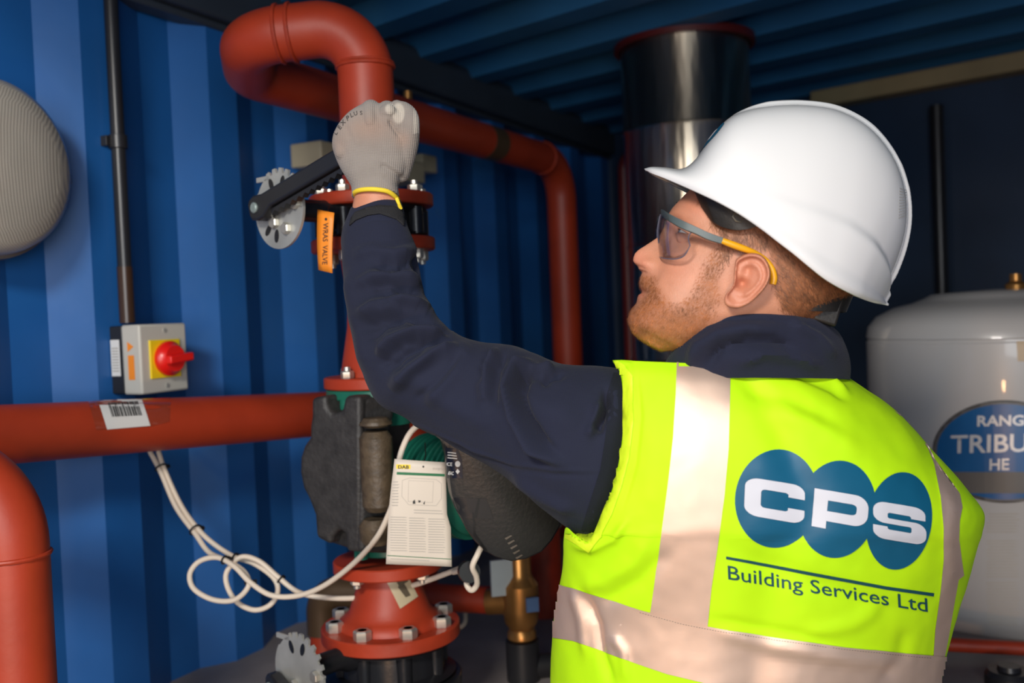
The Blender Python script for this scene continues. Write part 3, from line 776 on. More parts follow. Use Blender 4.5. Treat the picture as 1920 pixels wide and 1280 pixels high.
# tank
TR = .28; tz = P(1885, 900, 2.20); tx, ty = tz.x, tz.y
t = thing('hot_water_cylinder', 'white hot water cylinder with a blue oval badge, right of the person', 'water tank', (tx, ty, ZF))
def tankz(py): return P(1885, py, 2.20 - TR * .98).z
zs_ = P(1640, 640, 2.2).z; ztop_ = P(1885, 532, 2.2).z; zbt = P(1850, 1212, 1.93).z
bm = bmesh.new(); H = zs_ - ZF
add_lathe(bm, [(TR - .01, zbt - ZF), (TR, zbt - ZF + .012), (TR, H - .003), (TR - .003, H), (TR - .003, H + .004), (TR, H + .007), (TR - .004, H + .030), (TR - .022, H + .052), (TR - .06, H + .071), (TR - .10, H + .080), (TR * .55, H + .090), (TR * .5, H + .098), (.02, H + .104)], (tx, ty, ZF), n=96)
tank = fin('tank_shell', bm, M_TANK, t, sharp=40)
bm = bmesh.new(); add_lathe(bm, [(.25, 0), (.25, zbt - ZF + .001)], (tx, ty, ZF), n=48); fin('plinth', bm, M_TGREY, t)
bm = bmesh.new(); add_lathe(bm, [(.02, 0), (.022, .012), (.012, .02), (.012, .035)], (tx + .01, ty - .05, ZF + H + .100), n=16); fin('top_fitting', bm, M_BRASS, t)
bvt = bvh_of(tank)
def oval(cx, cy, a, b, n=64, y0=-1e9, y1=1e9):
    return [(cx + a * math.cos(2 * PI * k / n), min(max(cy + b * math.sin(2 * PI * k / n), y0), y1)) for k in range(n)]
bcx, bcy, ba, bb = 1884, 846, 134, 96
drape('badge', flat_polys([oval(bcx, bcy, ba, bb)]), M_TGREY, bvt, t, .0012, 14, thick=.002)
drape('badge_face', flat_polys([oval(bcx, bcy - 1, ba - 8, bb - 8, y1=884)]), M_TBLUE, bvt, t, .0036, 14)
drape('badge_face', flat_polys([oval(bcx, bcy, ba - 8, bb - 6, y0=924)]), M_TBLUE, bvt, t, .0036, 14)
drape('badge_text', flat_text('RANGE', 1, .03, 'CENTER'), M_SILVER, bvt, t, .0042, 10, fn=place(1884, 797, 32, -.6, .6, -27))
drape('badge_text', flat_text('TRIBUNE', 1, .015, 'CENTER'), M_SILVER, bvt, t, .0042, 10, fn=place(1890, 846, 53, -1.2, .8, -47))
drape('badge_text', flat_text('HE', 1, .02, 'CENTER'), M_SILVER, bvt, t, .0042, 10, fn=place(1873, 880, 31, -.7, .6, -30))
lines = []
random.seed(5)
for k in range(38):
    y = 962 + k * 5.6 
    if k in (7, 8, 22): continue
    x0_ = 1850 + random.choice((0, 0, 4)); lines.append([(x0_, y), (1912 - random.random() * 18, y - .3), (1912, y + 1.9), (x0_, y + 2.2)])
    lines.append([(1925, y), (1975 - random.random() * 10, y), (1975, y + 2), (1925, y + 2)])
drape('specification_print', flat_polys(lines), M_GINK, bvt, t, .001, 20)
drape('paper_sticker', flat_polys([[(1906, 640), (1960, 639), (1960, 678), (1908, 677)]]), mat('cream_sticker', (.55, .42, .28, 1), rough=.5), bvt, t, .001, 14)
t = thing('low_pipe', 'thin red pipe in front of the foot of the white cylinder', 'pipe', P(1850, 1230, 1.86))
bm = bmesh.new(); l0, l1 = P(1690, 1203, 1.86), P(2300, 1236, 1.76); add_tube(bm, fillet([V((l0.x, l0.y, ZF)), l0, l1, V((l1.x, l1.y, ZF))], .03), .013, 16)
fin('pipe_run', bm, M_RED2, t)
t = thing('floor_gully', 'black round fitting on the floor before the white cylinder', 'fitting', P(1890, 1290, 1.75))
g = plane_hit(1893, 1283, V((0, 0, ZF)), V((0, 0, 1)))
bm = bmesh.new(); add_lathe(bm, [(.04, 0), (.04, .018), (.034, .026), (.02, .026), (.018, .034), (.004, .034)], (g.x, g.y, ZF), n=32); fin('cap', bm, M_BPL, t)

# ------------------------------------------------------------------ cables
def path_px(pts, n): return [P(x, y, z) for x, y, z in crom(pts, n)]
CZ = 1.60
def zc_at(px): return CZ
def cable(name, lab, pts, r=.0042, ties=()):
    t = thing(name, lab, 'cable', P(*pts[0]), 'cream cables bundled below the switch')
    pp = path_px(pts, len(pts) * 14); bm = bmesh.new(); add_tube(bm, pp, r, 10); fin('sheath', bm, M_CABLE, t)
    return t, pp
zA = 1.70
c1 = [(281, 846, 1.76), (302, 886, 1.745), (330, 950, 1.72), (366, 1000, 1.69), (392, 1035, 1.665), (428, 1052, 1.64), (458, 1072, 1.62), (466, 1098, 1.60), (440, 1124, 1.60), (400, 1124, 1.605), (364, 1104, 1.61), (356, 1076, 1.615), (374, 1052, 1.62), (408, 1045, 1.615), (440, 1062, 1.60), (470, 1092, 1.59), (510, 1116, 1.585), (560, 1116, 1.58), (610, 1096, 1.56), (665, 1054, 1.52), (706, 1008, 1.46), (728, 966, 1.44), (740, 930, 1.445), (746, 890, 1.445), (751, 852, 1.44), (766, 816, 1.44), (784, 797, 1.44), (800, 790, 1.46)]
c2 = [(297, 846, 1.765), (310, 884, 1.75), (340, 948, 1.725), (372, 992, 1.695), (402, 1020, 1.675), (440, 1044, 1.66), (476, 1056, 1.65), (512, 1082, 1.64), (521, 1108, 1.635), (506, 1134, 1.63), (476, 1143, 1.63), (444, 1128, 1.625), (426, 1098, 1.625), (426, 1070, 1.63), (452, 1044, 1.635), (486, 1052, 1.63), (522, 1082, 1.625), (560, 1110, 1.62), (610, 1120, 1.62), (676, 1120, 1.60), (740, 1106, 1.60), (790, 1092, 1.58), (860, 1066, 1.545)]
t1, pp1 = cable('power_cable', 'cream cable looping below the wall pipe, then rising behind the hanging instruction card', c1)
t2, pp2 = cable('power_cable', 'cream cable looping below the wall pipe, then running level behind the reducer', c2)
def tie(parent, c, d, r=.0095):
    bm = bmesh.new(); d = V(d).normalized(); a, b = ortho(d)
    ring = [V(c) + (a * math.cos(2 * PI * k / 20) * 1.0 + b * math.sin(2 * PI * k / 20)) * r for k in range(20)]
    add_tube(bm, ring, .0016, 6, cap=False, loop=True)
    add_box(bm, V(c) - d * .0 + a * (r + .002), a * .004, b * .003, d * .003)
    fin('cable_tie', bm, M_TIE, parent)
for x, y in ((300, 876), (367, 992), (418, 1054), (440, 1042), (468, 1092), (523, 1089)):
    best = min(range(1, len(pp1) - 1), key=lambda i: (proj(pp1[i])[0] - x) ** 2 + (proj(pp1[i])[1] - y) ** 2)
    b2_ = min(range(1, len(pp2) - 1), key=lambda i: (proj(pp2[i])[0] - x) ** 2 + (proj(pp2[i])[1] - y) ** 2)
    d1 = math.hypot(proj(pp1[best])[0] - x, proj(pp1[best])[1] - y); d2 = math.hypot(proj(pp2[b2_])[0] - x, proj(pp2[b2_])[1] - y)
    if d1 < 12 and d2 < 12: tie(t1, (pp1[best] + pp2[b2_]) / 2, pp1[best + 1] - pp1[best - 1], .0105)
    elif d1 < d2: tie(t1, pp1[best], pp1[best + 1] - pp1[best - 1], .0065)
    else: tie(t2, pp2[b2_], pp2[b2_ + 1] - pp2[b2_ - 1], .0065)
t = thing('control_cable', 'cream cable looped through a black grommet under the pump head', 'cable', P(880, 1070, 1.47))
bm = bmesh.new(); add_tube(bm, path_px([(902, 1026, 1.43), (895, 1040, 1.42), (886, 1062, 1.42), (893, 1080, 1.43), (894, 1096, 1.44), (885, 1106, 1.445), (876, 1098, 1.45), (874, 1082, 1.455), (868, 1070, 1.46), (850, 1072, 1.48)], 90), .0042, 10); fin('sheath', bm, M_CABLE, t)
bm = bmesh.new()
c = P(879, 1071, 1.44); add_lathe(bm, [(.006, -.007), (.0155, -.007), (.0165, 0), (.0155, .007), (.006, .007)], c, V((.25, -.95, .1)), 28); fin('grommet', bm, M_BPL, t)
t = thing('stray_cable_loop', 'small loop of pale cable behind the red bolted flange', 'cable', P(858, 1160, 1.95))
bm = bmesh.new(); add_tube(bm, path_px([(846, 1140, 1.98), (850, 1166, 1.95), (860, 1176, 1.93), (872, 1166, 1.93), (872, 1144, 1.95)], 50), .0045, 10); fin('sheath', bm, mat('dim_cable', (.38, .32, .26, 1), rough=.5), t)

# instruction card hanging on a black string
t = thing('instruction_card', 'white printed instruction card hanging from the pump, yellow logo at its top', 'card', P(785, 1062, 1.415))
card_n = V((0.05, -1, 0.0)).normalized(); cp_ = P(785, 960, 1.408)
bm = bmesh.new(); co = [(737, 860), (834, 866), (838, 960), (847, 1062), (725, 1057), (727, 960)]
vsx = []
NX, NY = 10, 16
for j in range(NY + 1):
    v = j / NY; row = []
    xl = lerp_tab([(0, 740), (.25, 734), (.5, 729), (1, 724)], v); xr = lerp_tab([(0, 835), (.5, 838), (.62, 845), (1, 847)], v)
    yl = 860 + v * 196; yr = 866 + v * 197
    for i in range(NX + 1):
        u = i / NX; p = plane_hit(xl + (xr - xl) * u, yl + (yr - yl) * u, cp_, card_n)
        p += card_n * .003 * math.sin(u * 2.6 + v * 2) ; row.append(bm.verts.new(p))
    vsx.append(row)
for j in range(NY):
    for i in range(NX): bm.faces.new((vsx[j][i], vsx[j + 1][i], vsx[j + 1][i + 1], vsx[j][i + 1]))
card = fin('sheet', bm, M_PAPER, t); bvc = bvh_of(card)
card.modifiers.new('t', 'SOLIDIFY').thickness = .0006
drape('logo_patch', flat_polys([[(743, 870), (770, 870.5), (770, 879), (743, 878.5)]]), M_YELLOW, bvc, card, .0008, 8)
drape('logo_text', flat_text('DAB', 1, .03, 'CENTER'), M_INK, bvc, card, .0012, 8, fn=place(756.5, 878, 10.5, .1, 0, -8.5))
drape('title_text', flat_text('evoplus', 1, .0, 'LEFT'), M_GINK, bvc, card, .0012, 8, fn=place(811, 880, 7.4, .3, 0, -8))
drape('green_rule', flat_polys([[(737, 884), (834, 888), (834, 893), (736, 889)]]), M_GRINK, bvc, card, .0009, 8)
drape('green_rule', flat_polys([[(726, 1040), (846, 1047), (846, 1048.4), (726, 1041.4)]]), M_GRINK, bvc, card, .0009, 8)
ln = []
for cx0 in (732, 767, 803):
    for k in range(14):
        y = 968 + k * 4.8 + (cx0 - 732) * .05; ln.append([(cx0, y), (cx0 + 32 - random.random() * 6, y + .8), (cx0 + 32, y + 2.2), (cx0, y + 1.6)])
for k in range(9): ln.append([(736 - k * .3, 902 + k * 5.5), (746 + random.random() * 4, 902 + k * 5.5), (746, 904 + k * 5.5), (736, 904 + k * 5.5)])
ln.append([(776, 955), (838, 957), (838, 958.5), (776, 956.5)]); ln.append([(776, 960), (830, 962), (830, 963.5), (776, 961.5)])
ln.append([(732, 1046), (805, 1050), (805, 1051.5), (732, 1047.5)])
drape('print', flat_polys(ln), M_GINK, bvc, card, .0009, 12)
dr = []
def frame_poly(pts, wd_):
    out = []
    for a, b in zip(pts, pts[1:] + pts[:1]):
        dx, dy = b[0] - a[0], b[1] - a[1]; l = math.hypot(dx, dy); nx, ny = -dy / l * wd_, dx / l * wd_
        out.append([(a[0], a[1]), (b[0], b[1]), (b[0] + nx, b[1] + ny), (a[0] + nx, a[1] + ny)])
    return out
dr += frame_poly([(754, 900), (768, 895), (818, 898), (828, 906), (828, 934), (818, 948), (766, 946), (753, 930)], .8)
dr += frame_poly([(766, 900), (813, 902), (811, 942), (765, 940)], .6)
drape('drawing', flat_polys(dr), M_GINK, bvc, card, .0009, 12)
drape('drawing_marks', flat_polys([[(774, 939), (778, 936), (779, 944), (775, 944)], [(784, 937), (789, 938), (788, 941), (785, 942)], [(797, 938), (793, 944), (796, 945)], [(774, 940), (776, 942), (774, 945)]]), M_INK, bvc, card, .001, 12)
bm = bmesh.new(); a = plane_hit(794, 874, cp_, card_n) + card_n * .002; b = P(797, 830, 1.45); add_tube(bm, [a, (a + b) / 2 + V((.002, 0, 0)), b], .0008, 6); add_sphere(bm, a, .0022, 10, 6); fin('string', bm, M_TIE, card)

# orange tag on the upper valve
t = thing('valve_tag', 'orange WRAS VALVE tag hanging on the upper valve', 'tag', P(612, 512, 1.42))
tn = V((-.45, -.9, 0)).normalized(); tp = P(612, 450, 1.45)
bm = bmesh.new(); quad = [(596, 393), (627, 399), (624, 512), (598, 506)]
q = [plane_hit(x, y, tp, tn) for x, y in quad]; rows = []
for j in range(9):
    v = j / 8; l_ = q[0].lerp(q[3], v); r_ = q[1].lerp(q[2], v)
    rows.append([bm.verts.new(l_.lerp(r_, u) + tn * .0025 * math.sin(v * 3)) for u in (0, .33, .66, 1)])
for a, b in zip(rows, rows[1:]):
    for i in range(3): bm.faces.new((a[i], b[i], b[i + 1], a[i + 1]))
tg = fin('card', bm, M_ORANGE, t); bvg = bvh_of(tg)
tg.modifiers.new('t', 'SOLIDIFY').thickness = .0008
drape('tag_text', flat_text('WRAS  VALVE', 1, .012), M_INK, bvg, tg, .0012, 6, fn=place(607, 418, -.3, 12.6, 13.5, 0))
drape('eyelet', flat_polys([oval(612, 411, 2.4, 2.8, 12)]), M_INK, bvg, tg, .0012, 6)
bm = bmesh.new(); a = plane_hit(612, 408, tp, tn) + tn * .001; b = P(618, 385, 1.50); add_tube(bm, [a, b], .0007, 6); fin('string', bm, M_TIE, tg)
# ------------------------------------------------------------------ the person
random.seed(11)
ZH = 1.08                                     # depth of the head's middle plane
KM = ZH / F_PX
FV = V((CR * -.891 + CU * .454)).normalized()          # face-forward direction in the picture's plane
UV_ = V((CR * .454 + CU * .891)).normalized()
NV = -FW                                      # lateral, towards us
HO_ = P(1400, 540, ZH)
def H3(f, u, y): return HO_ + (FV * f + UV_ * u + NV * y) * KM
def Hinv(p):
    d = p - HO_; return d.dot(FV) / KM, d.dot(UV_) / KM, d.dot(NV) / KM
def fu(px, py):
    dx, dy = px - 1400, py - 540
    return -(.891 * dx + .454 * dy), .454 * dx - .891 * dy

def skin_mat(name, base, rough=.48):
    m = mat(name, base, rough=rough, var=.10, vscale=45, bump=.25, bscale=700)
    nt = m.node_tree; b = nt.nodes['Principled BSDF']; L = nt.links
    src = b.inputs['Base Color'].links[0].from_socket
    for att, col in (('hairy', (0.30, 0.105, 0.035, 1)), ('rosy', (0.62, 0.16, 0.10, 1))):
        a = nt.nodes.new('ShaderNodeAttribute'); a.attribute_name = att
        mx = nt.nodes.new('ShaderNodeMix'); mx.data_type = 'RGBA'
        L.new(a.outputs['Fac'], mx.inputs['Factor']); L.new(src, mx.inputs['A']); mx.inputs['B'].default_value = col
        src = mx.outputs['Result']
    L.new(src, b.inputs['Base Color'])
    b.inputs['Subsurface Weight'].default_value = .12; b.inputs['Subsurface Radius'].default_value = (.01, .004, .002); b.inputs['Subsurface Scale'].default_value = .6
    return m
M_SKIN = skin_mat('skin', (0.57, 0.255, 0.15, 1))
M_HAIR = mat('ginger_brown_hair', (0.20, 0.075, 0.028, 1), rough=.55, var=.5, vscale=90)
M_BEARD = mat('ginger_beard_hair', (0.42, 0.15, 0.045, 1), rough=.55, var=.5, vscale=90)
M_HAT = mat('white_hat_shell', (0.80, 0.80, 0.79, 1), rough=.15, var=.01, coat=.3)
M_HATIN = mat('hat_harness', (0.016, 0.013, 0.010, 1), rough=.5, bump=.3, bscale=120)
M_YELLOWP = mat('amber_plastic', (0.85, 0.40, 0.01, 1), rough=.35, var=.03)
M_SLATE = mat('slate_plastic', (0.07, 0.095, 0.095, 1), rough=.45, var=.1)

def fabric(name, col, col2, scale, bump, rough=.85, sheen=.2, rib=None):
    m = mat(name, col, rough=rough, var=.10, vscale=8, sheen=sheen, spec=.25)
    nt = m.node_tree; b = nt.nodes['Principled BSDF']; L = nt.links
    tc = nt.nodes.new('ShaderNodeTexCoord'); acc = None
    for d in ('X', 'Z'):
        wv = nt.nodes.new('ShaderNodeTexWave'); wv.bands_direction = d; wv.inputs['Scale'].default_value = scale if d == 'X' else (rib or scale)
        wv.inputs['Distortion'].default_value = 1.2; wv.inputs['Detail Scale'].default_value = .4
        L.new(tc.outputs['Object'], wv.inputs['Vector'])
        if acc is None: acc = wv.outputs['Fac']
        else:
            mt = nt.nodes.new('ShaderNodeMath'); mt.operation = 'ADD'; L.new(acc, mt.inputs[0]); L.new(wv.outputs['Fac'], mt.inputs[1]); acc = mt.outputs[0]
    bp = nt.nodes.new('ShaderNodeBump'); bp.inputs['Strength'].default_value = bump; bp.inputs['Distance'].default_value = .0008
    L.new(acc, bp.inputs['Height']); L.new(bp.outputs[0], b.inputs['Normal'])
    return m
M_NAVY = fabric('navy_softshell', (0.015, 0.018, 0.038, 1), None, 260, .35, sheen=.05)
M_NAVYD = fabric('dark_navy_trim', (0.010, 0.012, 0.022, 1), None, 260, .35, sheen=.03)
M_VELCRO = mat('black_hook_and_loop', (0.016, 0.016, 0.018, 1), rough=.95, bump=.9, bscale=600)
M_VEST = fabric('fluorescent_yellow_polyester', (0.55, 1.0, 0.006, 1), None, 420, .22, rough=.6, sheen=0)
def retro():
    m = fabric('retroreflective_tape', (0.90, 0.67, 0.53, 1), None, 500, .15, rough=.42, sheen=0)
    b = m.node_tree.nodes['Principled BSDF']; b.inputs['Metallic'].default_value = .72; b.inputs['Roughness'].default_value = .5
    return m
M_TAPE = retro()
M_LOGO = mat('logo_blue_ink', (0.006, 0.105, 0.20, 1), rough=.4, var=.08)
M_LOGOW = mat('logo_white_ink', (0.66, 0.68, 0.74, 1), rough=.45, var=.03)
M_TXT = mat('dark_teal_ink', (0.008, 0.075, 0.09, 1), rough=.5)

person = thing('person', 'person in white hard hat and yellow vest, back turned, gripping the valve lever', 'person', (0.15, 1.22, 0))
# ---- head
prof_px = [(1262, 388), (1255, 403), (1247, 420), (1236, 443), (1222, 452), (1208, 461), (1196, 468), (1189, 475), (1184, 484), (1185, 490), (1190, 499), (1203, 505), (1209, 511), (1203, 517), (1198, 525), (1198, 534), (1201, 543), (1203, 548), (1197, 552), (1195, 560), (1195, 568), (1188, 575), (1182, 582), (1177, 597), (1177, 608), (1181, 620), (1192, 631)]
prof = sorted([(fu(x, y)[1], fu(x, y)[0]) for x, y in prof_px])
front_tab = [(-178, 120), (-176, 139)] + [p for p in prof if p[0] > -174] + [(110, 181), (150, 166), (200, 118), (235, 40), (245, 5)]
front_tab = sorted(front_tab)
base_tab = [(-178, 118), (-176, 139), (-168, 162), (-152, 174), (-134, 172), (-110, 166), (-80, 172), (-60, 176), (-20, 174), (20, 172), (44, 178), (73, 190), (110, 181), (150, 166), (200, 118), (235, 40), (245, 5)]
back_tab = [(-178, 104), (-170, 70), (-150, 36), (-110, 0), (-80, -34), (-50, -90), (-20, -128), (10, -148), (40, -165), (70, -177), (110, -184), (150, -168), (200, -112), (235, -35), (245, 0)]
wid_tab = [(-178, 10), (-174, 34), (-165, 50), (-150, 64), (-130, 78), (-105, 94), (-75, 104), (-45, 112), (-10, 118), (30, 124), (60, 128), (100, 132), (140, 126), (180, 104), (215, 68), (235, 36), (245, 4)]
def gs(x, s): return math.exp(-(x / s) ** 2)
def head_point(u, th):
    a0 = smooth_tab(base_tab, u); fr = lerp_tab(front_tab, u) * .7 + smooth_tab(front_tab, u) * .3
    bk = smooth_tab(back_tab, u); wd = smooth_tab(wid_tab, u)
    w_ = max(0, min(1, (u + 110) / 90)); w_ = w_ * w_ * (3 - 2 * w_)
    c = (a0 * .12 + bk * .25) * w_ + ((a0 + bk) * .45 + .02 * a0) * (1 - w_)
    c = min(c, a0 - 8)
    ct, st = math.cos(th), math.sin(th)
    ef = .86; el = .90
    if ct > 0: f = c + (a0 - c) * abs(ct) ** ef
    else: f = c - (c - bk) * abs(ct) ** .95
    y = wd * math.copysign(abs(st) ** el, st)
    if ct > 0:
        ay = abs(y)
        # nose, mouth and chin relief in the middle
        sg = lerp_tab([(-178, 60), (-130, 44), (-100, 34), (-66, 30), (-56, 24), (-40, 21), (-10, 15), (20, 12), (50, 24), (75, 60)], u)
        f += (fr - a0) * gs(y, sg)
        f += 9 * gs(u + 46, 11) * gs(ay - 24, 9)                       # nostril wings
        f -= 10 * gs(u - 26, 17) * gs(ay - 50, 24)                    # eye sockets
        f += 7 * gs(u - 57, 13) * gs(ay - 45, 30)                     # brow
        f += 6 * gs(u + 14, 20) * gs(ay - 72, 24)                     # cheekbones
        f -= 5 * gs(u + 95, 5) * gs(ay - 8, 24)                       # lip line
        f -= 3 * gs(u + 64, 14) * gs(ay - 44, 10)                     # nasolabial fold
    # temples and hollow of the cheek
    y -= math.copysign(5, st) * gs(u + 70, 34) * gs(f - 70, 40) * min(1, abs(st) * 2)
    y -= math.copysign(6, st) * gs(u - 70, 24) * gs(f - 130, 30) * min(1, abs(st) * 2)
    return f, u, y
bm = bmesh.new(); rings = []
NR, NT = 200, 220
for i in range(NR + 1):
    u = -178 + (245 + 178) * i / NR
    ring = []
    for j in range(NT):
        t_ = 2 * PI * j / NT
        # crowd samples to the face
        th = t_ - 0.45 * math.sin(t_)
        ring.append(H3(*head_point(u, th)))
    rings.append(ring)
add_rings(bm, rings)
# neck
nk = [((1400, 700), 84, 72), ((1415, 660), 86, 74), ((1425, 620), 88, 76), ((1430, 580), 92, 82), ((1440, 540), 92, 86)]
rings = []
for (x, y), a, b in nk:
    c = P(x + 18, y, ZH + .004); rings.append([c + CR * (a * KM * math.cos(k * 2 * PI / 48)) - FW * (b * KM * math.sin(k * 2 * PI / 48)) for k in range(48)])
add_rings(bm, rings)
# throat: links the underside of the jaw with the neck
rings = []
for (x, y), a, b in [((1255, 622), 30, 40), ((1300, 640), 60, 54), ((1350, 650), 76, 62), ((1400, 670), 86, 68)]:
    c = P(x, y, ZH); rings.append([c + (CR * .5 + CU * .86) * (a * .55 * KM * math.cos(k * 2 * PI / 40)) - FW * (b * KM * math.sin(k * 2 * PI / 40)) for k in range(40)])
add_rings(bm, rings)
# ears
EAR = [(1379, 488), (1388, 480), (1400, 475), (1415, 474), (1428, 478), (1438, 488), (1444, 502), (1445, 517), (1440, 532), (1432, 544), (1421, 556), (1410, 566), (1399, 573), (1386, 578), (1372, 578), (1361, 573), (1357, 563), (1361, 552), (1369, 543), (1375, 530), (1376, 510)]
EARC = (1403, 522)
def ear_h(r, x, y):
    h = 11.5 * gs(r - .90, .085)                                   # helix
    if y > 548: h *= max(.35, 1 - (y - 548) / 26)
    h += 5.0 * gs(r - .56, .11) * (1 if x > 1396 else .3) * (1 if y < 556 else .3)       # antihelix
    h -= 19 * gs(math.hypot((x - 1391) / 12, (y - 531) / 11), .9) # concha bowl
    h -= 8 * gs(math.hypot((x - 1402) / 9, (y - 505) / 17), .9)     # upper hollow
    h += 7 * gs(math.hypot((x - 1377) / 6, (y - 528) / 8), .9)      # tragus
    h += 3 * gs(math.hypot((x - 1372) / 14, (y - 566) / 10), .9)      # lobe
    return h
def build_ear(sign):
    eo = crom([EAR[-1]] + EAR + [EAR[0]], 97)[4:-4]
    NRr = 26; rows = []
    base_y = 129
    for lay in range(2):
        for i in (range(NRr + 1) if lay == 0 else [NRr]):
            pass
    outer = eo; n = len(outer); grid = []
    for i in range(NRr + 1):
        r = (i / NRr) ** .9; row = []
        for (x, y) in outer:
            xx, yy = EARC[0] + (x - EARC[0]) * r, EARC[1] + (y - EARC[1]) * r
            lift = max(0, (xx - 1378)) * .36 + 5        # the back edge stands away from the skull
            h = base_y + lift + ear_h(r, xx, yy) - (4 if i == NRr else 0)
            row.append((xx, yy, h))
        grid.append(row)
    def E(x, y, h):
        # keep the traced outline on the near side
        p = P(x, y, ZH - h * KM)
        if sign < 0:
            f, u, yy = Hinv(p); p = H3(f, u, -yy)
        return p
    cen = bm.verts.new(E(EARC[0], EARC[1], grid[1][0][2]))
    vg = [[bm.verts.new(E(*q)) for q in row] for row in grid[1:]]
    k = len(vg[0])
    for j in range(k): bm.faces.new((cen, vg[0][j], vg[0][(j + 1) % k]))
    for a, b in zip(vg, vg[1:]):
        for j in range(k): bm.faces.new((a[j], b[j], b[(j + 1) % k], a[(j + 1) % k]))
    # underside, tapering down into the skull
    prev = vg[-1]
    for s, dh in ((.97, 6), (.80, 12), (.62, 24)):
        row = []
        for (x, y) in outer:
            xx, yy = EARC[0] - 8 + (x - EARC[0] + 8) * s, EARC[1] + (y - EARC[1]) * s
            lift = max(0, (xx - 1378)) * .36 + 5
            row.append(bm.verts.new(E(xx, yy, base_y + lift - dh)))
        for j in range(k): bm.faces.new((prev[j], row[j], row[(j + 1) % k], prev[(j + 1) % k]))
        prev = row
    bm.faces.new(prev)
build_ear(1); build_ear(-1)
hb = remeshed(bm, .00125, 3, .5)
HAIRPOLY = [(1296, 330), (1312, 372), (1326, 398), (1336, 424), (1350, 444), (1346, 468), (1352, 492), (1366, 488), (1378, 468), (1400, 466), (1440, 474), (1452, 505), (1450, 545), (1468, 582), (1500, 600), (1560, 640), (1700, 560), (1740, 380), (1500, 180), (1290, 300)]
BEARDPOLY = [(1348, 462), (1366, 482), (1352, 520), (1350, 560), (1342, 590), (1326, 616), (1300, 660), (1150, 670), (1150, 566), (1190, 572), (1196, 566), (1204, 556), (1212, 548), (1203, 544), (1190, 548), (1180, 516), (1206, 512), (1232, 518), (1238, 545), (1262, 572), (1296, 548), (1318, 505), (1332, 470)]
def head_px(p):
    f, u, y = Hinv(p)
    return proj(p if y > 0 else H3(f, u, -y))[:2]
    return 1400 - .891 * f + .454 * u, 540 - .454 * f - .891 * u
def soft(d, a, b): return max(0.0, min(1.0, (d - a) / (b - a)))
me = bpy.data.meshes.new('head')
hb.normal_update()
hair_seeds, beard_seeds = [], []
ha, ro = [], []
for v in hb.verts:
    x, y = head_px(v.co); dn = noise.noise(v.co * 120) * 5
    f_, u_, y_ = Hinv(v.co)
    ear = inside(EAR, x, y) and abs(y_) > 118
    dh = sdist(HAIRPOLY, x, y) + dn; db = sdist(BEARDPOLY, x, y) + dn
    if ear: dh = db = -50
    ha.append(max(.85 * soft(dh, -6, 8), .55 * soft(db, -8, 14)))
    ro.append(max(.55 * gs(math.hypot((x - 1199) / 9, (y - 551) / 8), 1) * (abs(y_) < 40), .30 * gs(math.hypot(x - 1195, y - 488), 26), .22 * (1 if ear else 0), .16 * gs(math.hypot((x - 1270) / 40, (y - 505) / 30), 1), .22 * gs(math.hypot((x - 1300) / 40, (y - 390) / 30), 1)))
    if abs(y_) > -1:
        if dh > -3: hair_seeds.append((v.co.copy(), v.normal.copy(), dh))
        if db > -4: beard_seeds.append((v.co.copy(), v.normal.copy(), db))
for f in hb.faces: f.smooth = True
# wrist joins the same body mesh further down; keep the head's masks
hb.to_mesh(me)
a = me.attributes.new('hairy', 'FLOAT', 'POINT'); a.data.foreach_set('value', ha)
a = me.attributes.new('rosy', 'FLOAT', 'POINT'); a.data.foreach_set('value', ro)
hb.free(); me.materials.append(M_SKIN)
head = bpy.data.objects.new('head', me); C.objects.link(head); put_under(head, person)
head['label'] = 'head in left profile, looking up at the valve'
bvh_h = bvh_of(head)

def strands(name, seeds, n, length, wd, m, dirfn, parent, jit=.35, lift=.35, seg=2):
    bm = bmesh.new()
    for _ in range(n):
        p, nn, d = random.choice(seeds)
        if random.random() > soft(d, -5, 10): continue
        dr = dirfn(p); dr = (dr - nn * dr.dot(nn)).normalized()
        dr = (dr + V((random.gauss(0, jit), random.gauss(0, jit), random.gauss(0, jit)))); dr = (dr - nn * dr.dot(nn)).normalized()
        L_ = length * random.uniform(.6, 1.2); sd = nn.cross(dr) * wd
        p = p + V((random.uniform(-1, 1), random.uniform(-1, 1), random.uniform(-1, 1))) * .0012 - nn * .0004
        q = p + dr * L_ * .5 + nn * L_ * lift * .6; e = p + dr * L_ + nn * L_ * lift * .75
        a, b = bm.verts.new(p - sd), bm.verts.new(p + sd); a2, b2 = bm.verts.new(q - sd * .8), bm.verts.new(q + sd * .8); c_ = bm.verts.new(e)
        r_ = bm.verts.new(p + nn * wd * 1.2 - dr * wd)
        bm.faces.new((a, b, b2, a2)); bm.faces.new((a2, b2, c_)); bm.faces.new((a, r_, b))
    me = bpy.data.meshes.new(name); bm.to_mesh(me); bm.free(); me.materials.append(m)
    o = bpy.data.objects.new(name, me); C.objects.link(o); put_under(o, parent); return o
def beard_dir(p):
    x, y = head_px(p); return (-CU * .85 - CR * .35) if x < 1300 else (-CU * .8 - CR * .6)
def hair_dir(p):
    x, y = head_px(p); return (CR * .55 - CU * .85) if x > 1440 else (-CU * .9 + CR * .15)
strands('beard', beard_seeds, 24000, .0036, .00013, M_BEARD, beard_dir, person)
strands('hair', hair_seeds, 42000, .0080, .00020, M_HAIR, hair_dir, person, lift=.18)
